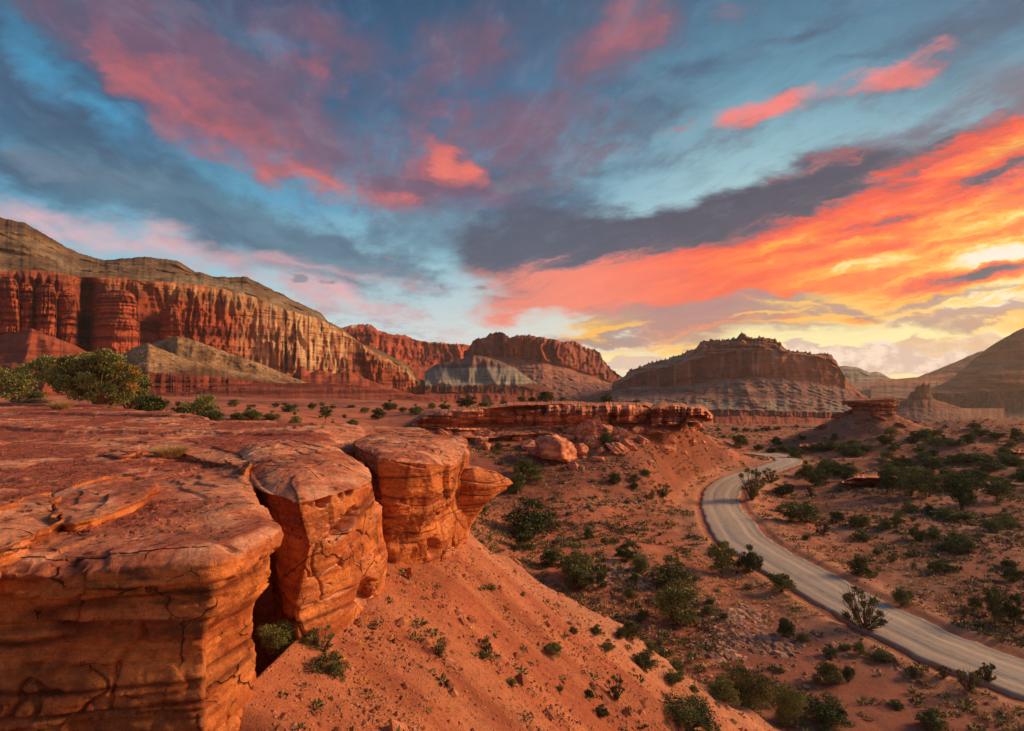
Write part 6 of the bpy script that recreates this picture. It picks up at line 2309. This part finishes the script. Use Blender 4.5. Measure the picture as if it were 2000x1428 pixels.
def stones(name, P, size, colr, seed, mat, flat=.45, label=None):
    rng = np.random.default_rng(seed)
    n = len(P)
    base = np.array([(1, 0, 0), (.3, .95, 0), (-.85, .5, 0), (-.7, -.7, 0), (.35, -.95, 0), (.25, .1, 1), (0, 0, -.6)], float)
    F0 = np.array([(0, 1, 5), (1, 2, 5), (2, 3, 5), (3, 4, 5), (4, 0, 5)])
    a = rng.uniform(0, 6.28, n)
    V = base[None] * rng.uniform(.65, 1.3, (n, 7, 3))
    V[:, 5, :2] += rng.normal(size=(n, 2)) * .3
    V[:, :, 2] *= flat * rng.uniform(.6, 1.4, n)[:, None]
    V *= (size * .5)[:, None, None]
    ca, sa = np.cos(a)[:, None], np.sin(a)[:, None]
    W = V.copy()
    W[..., 0] = V[..., 0] * ca - V[..., 1] * sa
    W[..., 1] = V[..., 0] * sa + V[..., 1] * ca
    W += P[:, None]
    F = (F0[None] + np.arange(n)[:, None, None] * 7).reshape(-1, 3)
    col = np.repeat(cmix(L3(colr[0]), L3(colr[1]), rng.random(n)), 7, 0)
    o = link(name, mesh_np(name, W.reshape(-1, 3), F, mat, col, smooth=False))
    tag(o, label, kind='stuff')


# talus grit and pebbles
def talus_pts(n, seed):
    rng = np.random.default_rng(seed)
    d = rng.uniform(6.3, 24, n * 3)
    px = rng.uniform(480, 1560, n * 3)
    X = (px - 1000) / 1111 * d
    T = talus_h(X, d)
    Hh = H(X, d)
    ok = (T > Hh - .3) & (X > -3.2) & (rng.random(n * 3) < .25 + .75 * ss(fbm((d + .35 * X) * .6, X * .1, 8, 3), -.3, .3))
    i = np.where(ok)[0][:n]
    return np.c_[X[i], d[i], Hh[i]], rng


P, rng = talus_pts(26000, 21)
stones('gravel', P, 0.022 + 0.10 * rng.random(len(P)) ** 6, ((204, 138, 102), (140, 82, 60)), 22, M_soil, .6, 'pale grit and pebbles over the talus')
P, rng = talus_pts(260, 31)
tufts('weeds', P, rng.uniform(.10, .32, len(P)), M_leaf, 32, k=26, hgt=.8)['label'] = 'scattered dark weeds on the talus'
P, rng = talus_pts(130, 33)
tufts('weeds', P, rng.uniform(.06, .16, len(P)), leaf_mat('yellow_weed', lin((214, 160, 40)), lin((236, 186, 70))), 34, k=18, hgt=.6)['label'] = 'yellow flowering weeds on the talus'
P, D, rng = scatter(9000, 41, road=3.4)
stones('pebbles', P, (.08 + .32 * rng.random(len(P)) ** 2.5) * (1 + P[:, 1] / 200), ((206, 146, 116), (132, 82, 64)), 42, M_mid, .45, 'small stones over the valley floor')
P, rng = talus_pts(420, 71)
stones('rubble', P, .10 + .34 * rng.random(len(P)) ** 3, ((214, 136, 98), (150, 84, 58)), 72, M_near, .6, 'loose angular stones on the talus')
# flagstone litter in a few patches
rng = np.random.default_rng(51)
Q = []
for (px, py, rx, ry, n) in [(1230, 1120, 60, 26, 260), (1460, 1250, 80, 26, 260), (1510, 1262, 60, 14, 240), (1290, 1130, 60, 22, 160), (1210, 980, 90, 14, 160), (1440, 1200, 60, 16, 140), (1400, 1270, 60, 18, 140), (1860, 1000, 110, 30, 260), (1740, 925, 40, 12, 60), (1180, 905, 120, 22, 260), (1640, 1010, 60, 30, 120)]:
    for i in range(n):
        Q.append((px + rng.normal() * rx * .5, py + rng.normal() * ry * .5))
xs, pts = [], []
for a, b in Q:
    pts.append(hit(a, max(b, 850), 8))
pts = np.array(pts)
Dd, _ = road_dist(pts[:, 0], pts[:, 1])
pts = pts[Dd > 3.5]
stones('rubble', pts, .18 + .7 * rng.random(len(pts)) ** 2, ((200, 150, 124), (120, 88, 76)), 52, M_mid, .3, 'patches of broken flagstones on the flat')
# grit on the plateau
n = 9000
d = np.exp(rng.uniform(math.log(6.5), math.log(30), n))
px = rng.uniform(-100, 520, n)
X = (px - 1000) / 1111 * d
ok = (soil_mask(X, d) > .4) & in_poly(X, d, np.vstack([RIM[::6], [(-80, 47), (-80, 5.0), (-13, 5.9)]]))
X, d = X[ok], d[ok]
stones('gravel', np.c_[X, d, ztop(X, d)], .02 + .07 * rng.random(len(X)) ** 3, ((190, 110, 82), (110, 56, 44)), 62, M_near, .6, 'red grit lying on the plateau')


# ------------------------------------------------------------------ evening haze
def haze_box():
    x0, x1, y0, y1, z0, z1 = -3600, 4200, -300, 4200, -120, 560
    V = [(x, y, z) for z in (z0, z1) for y in (y0, y1) for x in (x0, x1)]
    F = [(0, 2, 3, 1), (4, 5, 7, 6), (0, 1, 5, 4), (2, 6, 7, 3), (0, 4, 6, 2), (1, 3, 7, 5)]
    m = bpy.data.materials.new('haze')
    m.use_nodes = True
    nt = m.node_tree
    nt.nodes.clear()
    out = nt.nodes.new('ShaderNodeOutputMaterial')
    v = nt.nodes.new('ShaderNodeVolumePrincipled')
    v.inputs['Color'].default_value = (1.0, 0.93, 0.86, 1)
    v.inputs['Density'].default_value = 0.00006
    v.inputs['Anisotropy'].default_value = 0.35
    nt.links.new(v.outputs[0], out.inputs['Volume'])
    o = link('haze', mesh_np('haze', V, F, m, smooth=False))
    tag(o, kind='stuff', label='thin warm evening haze')


haze_box()
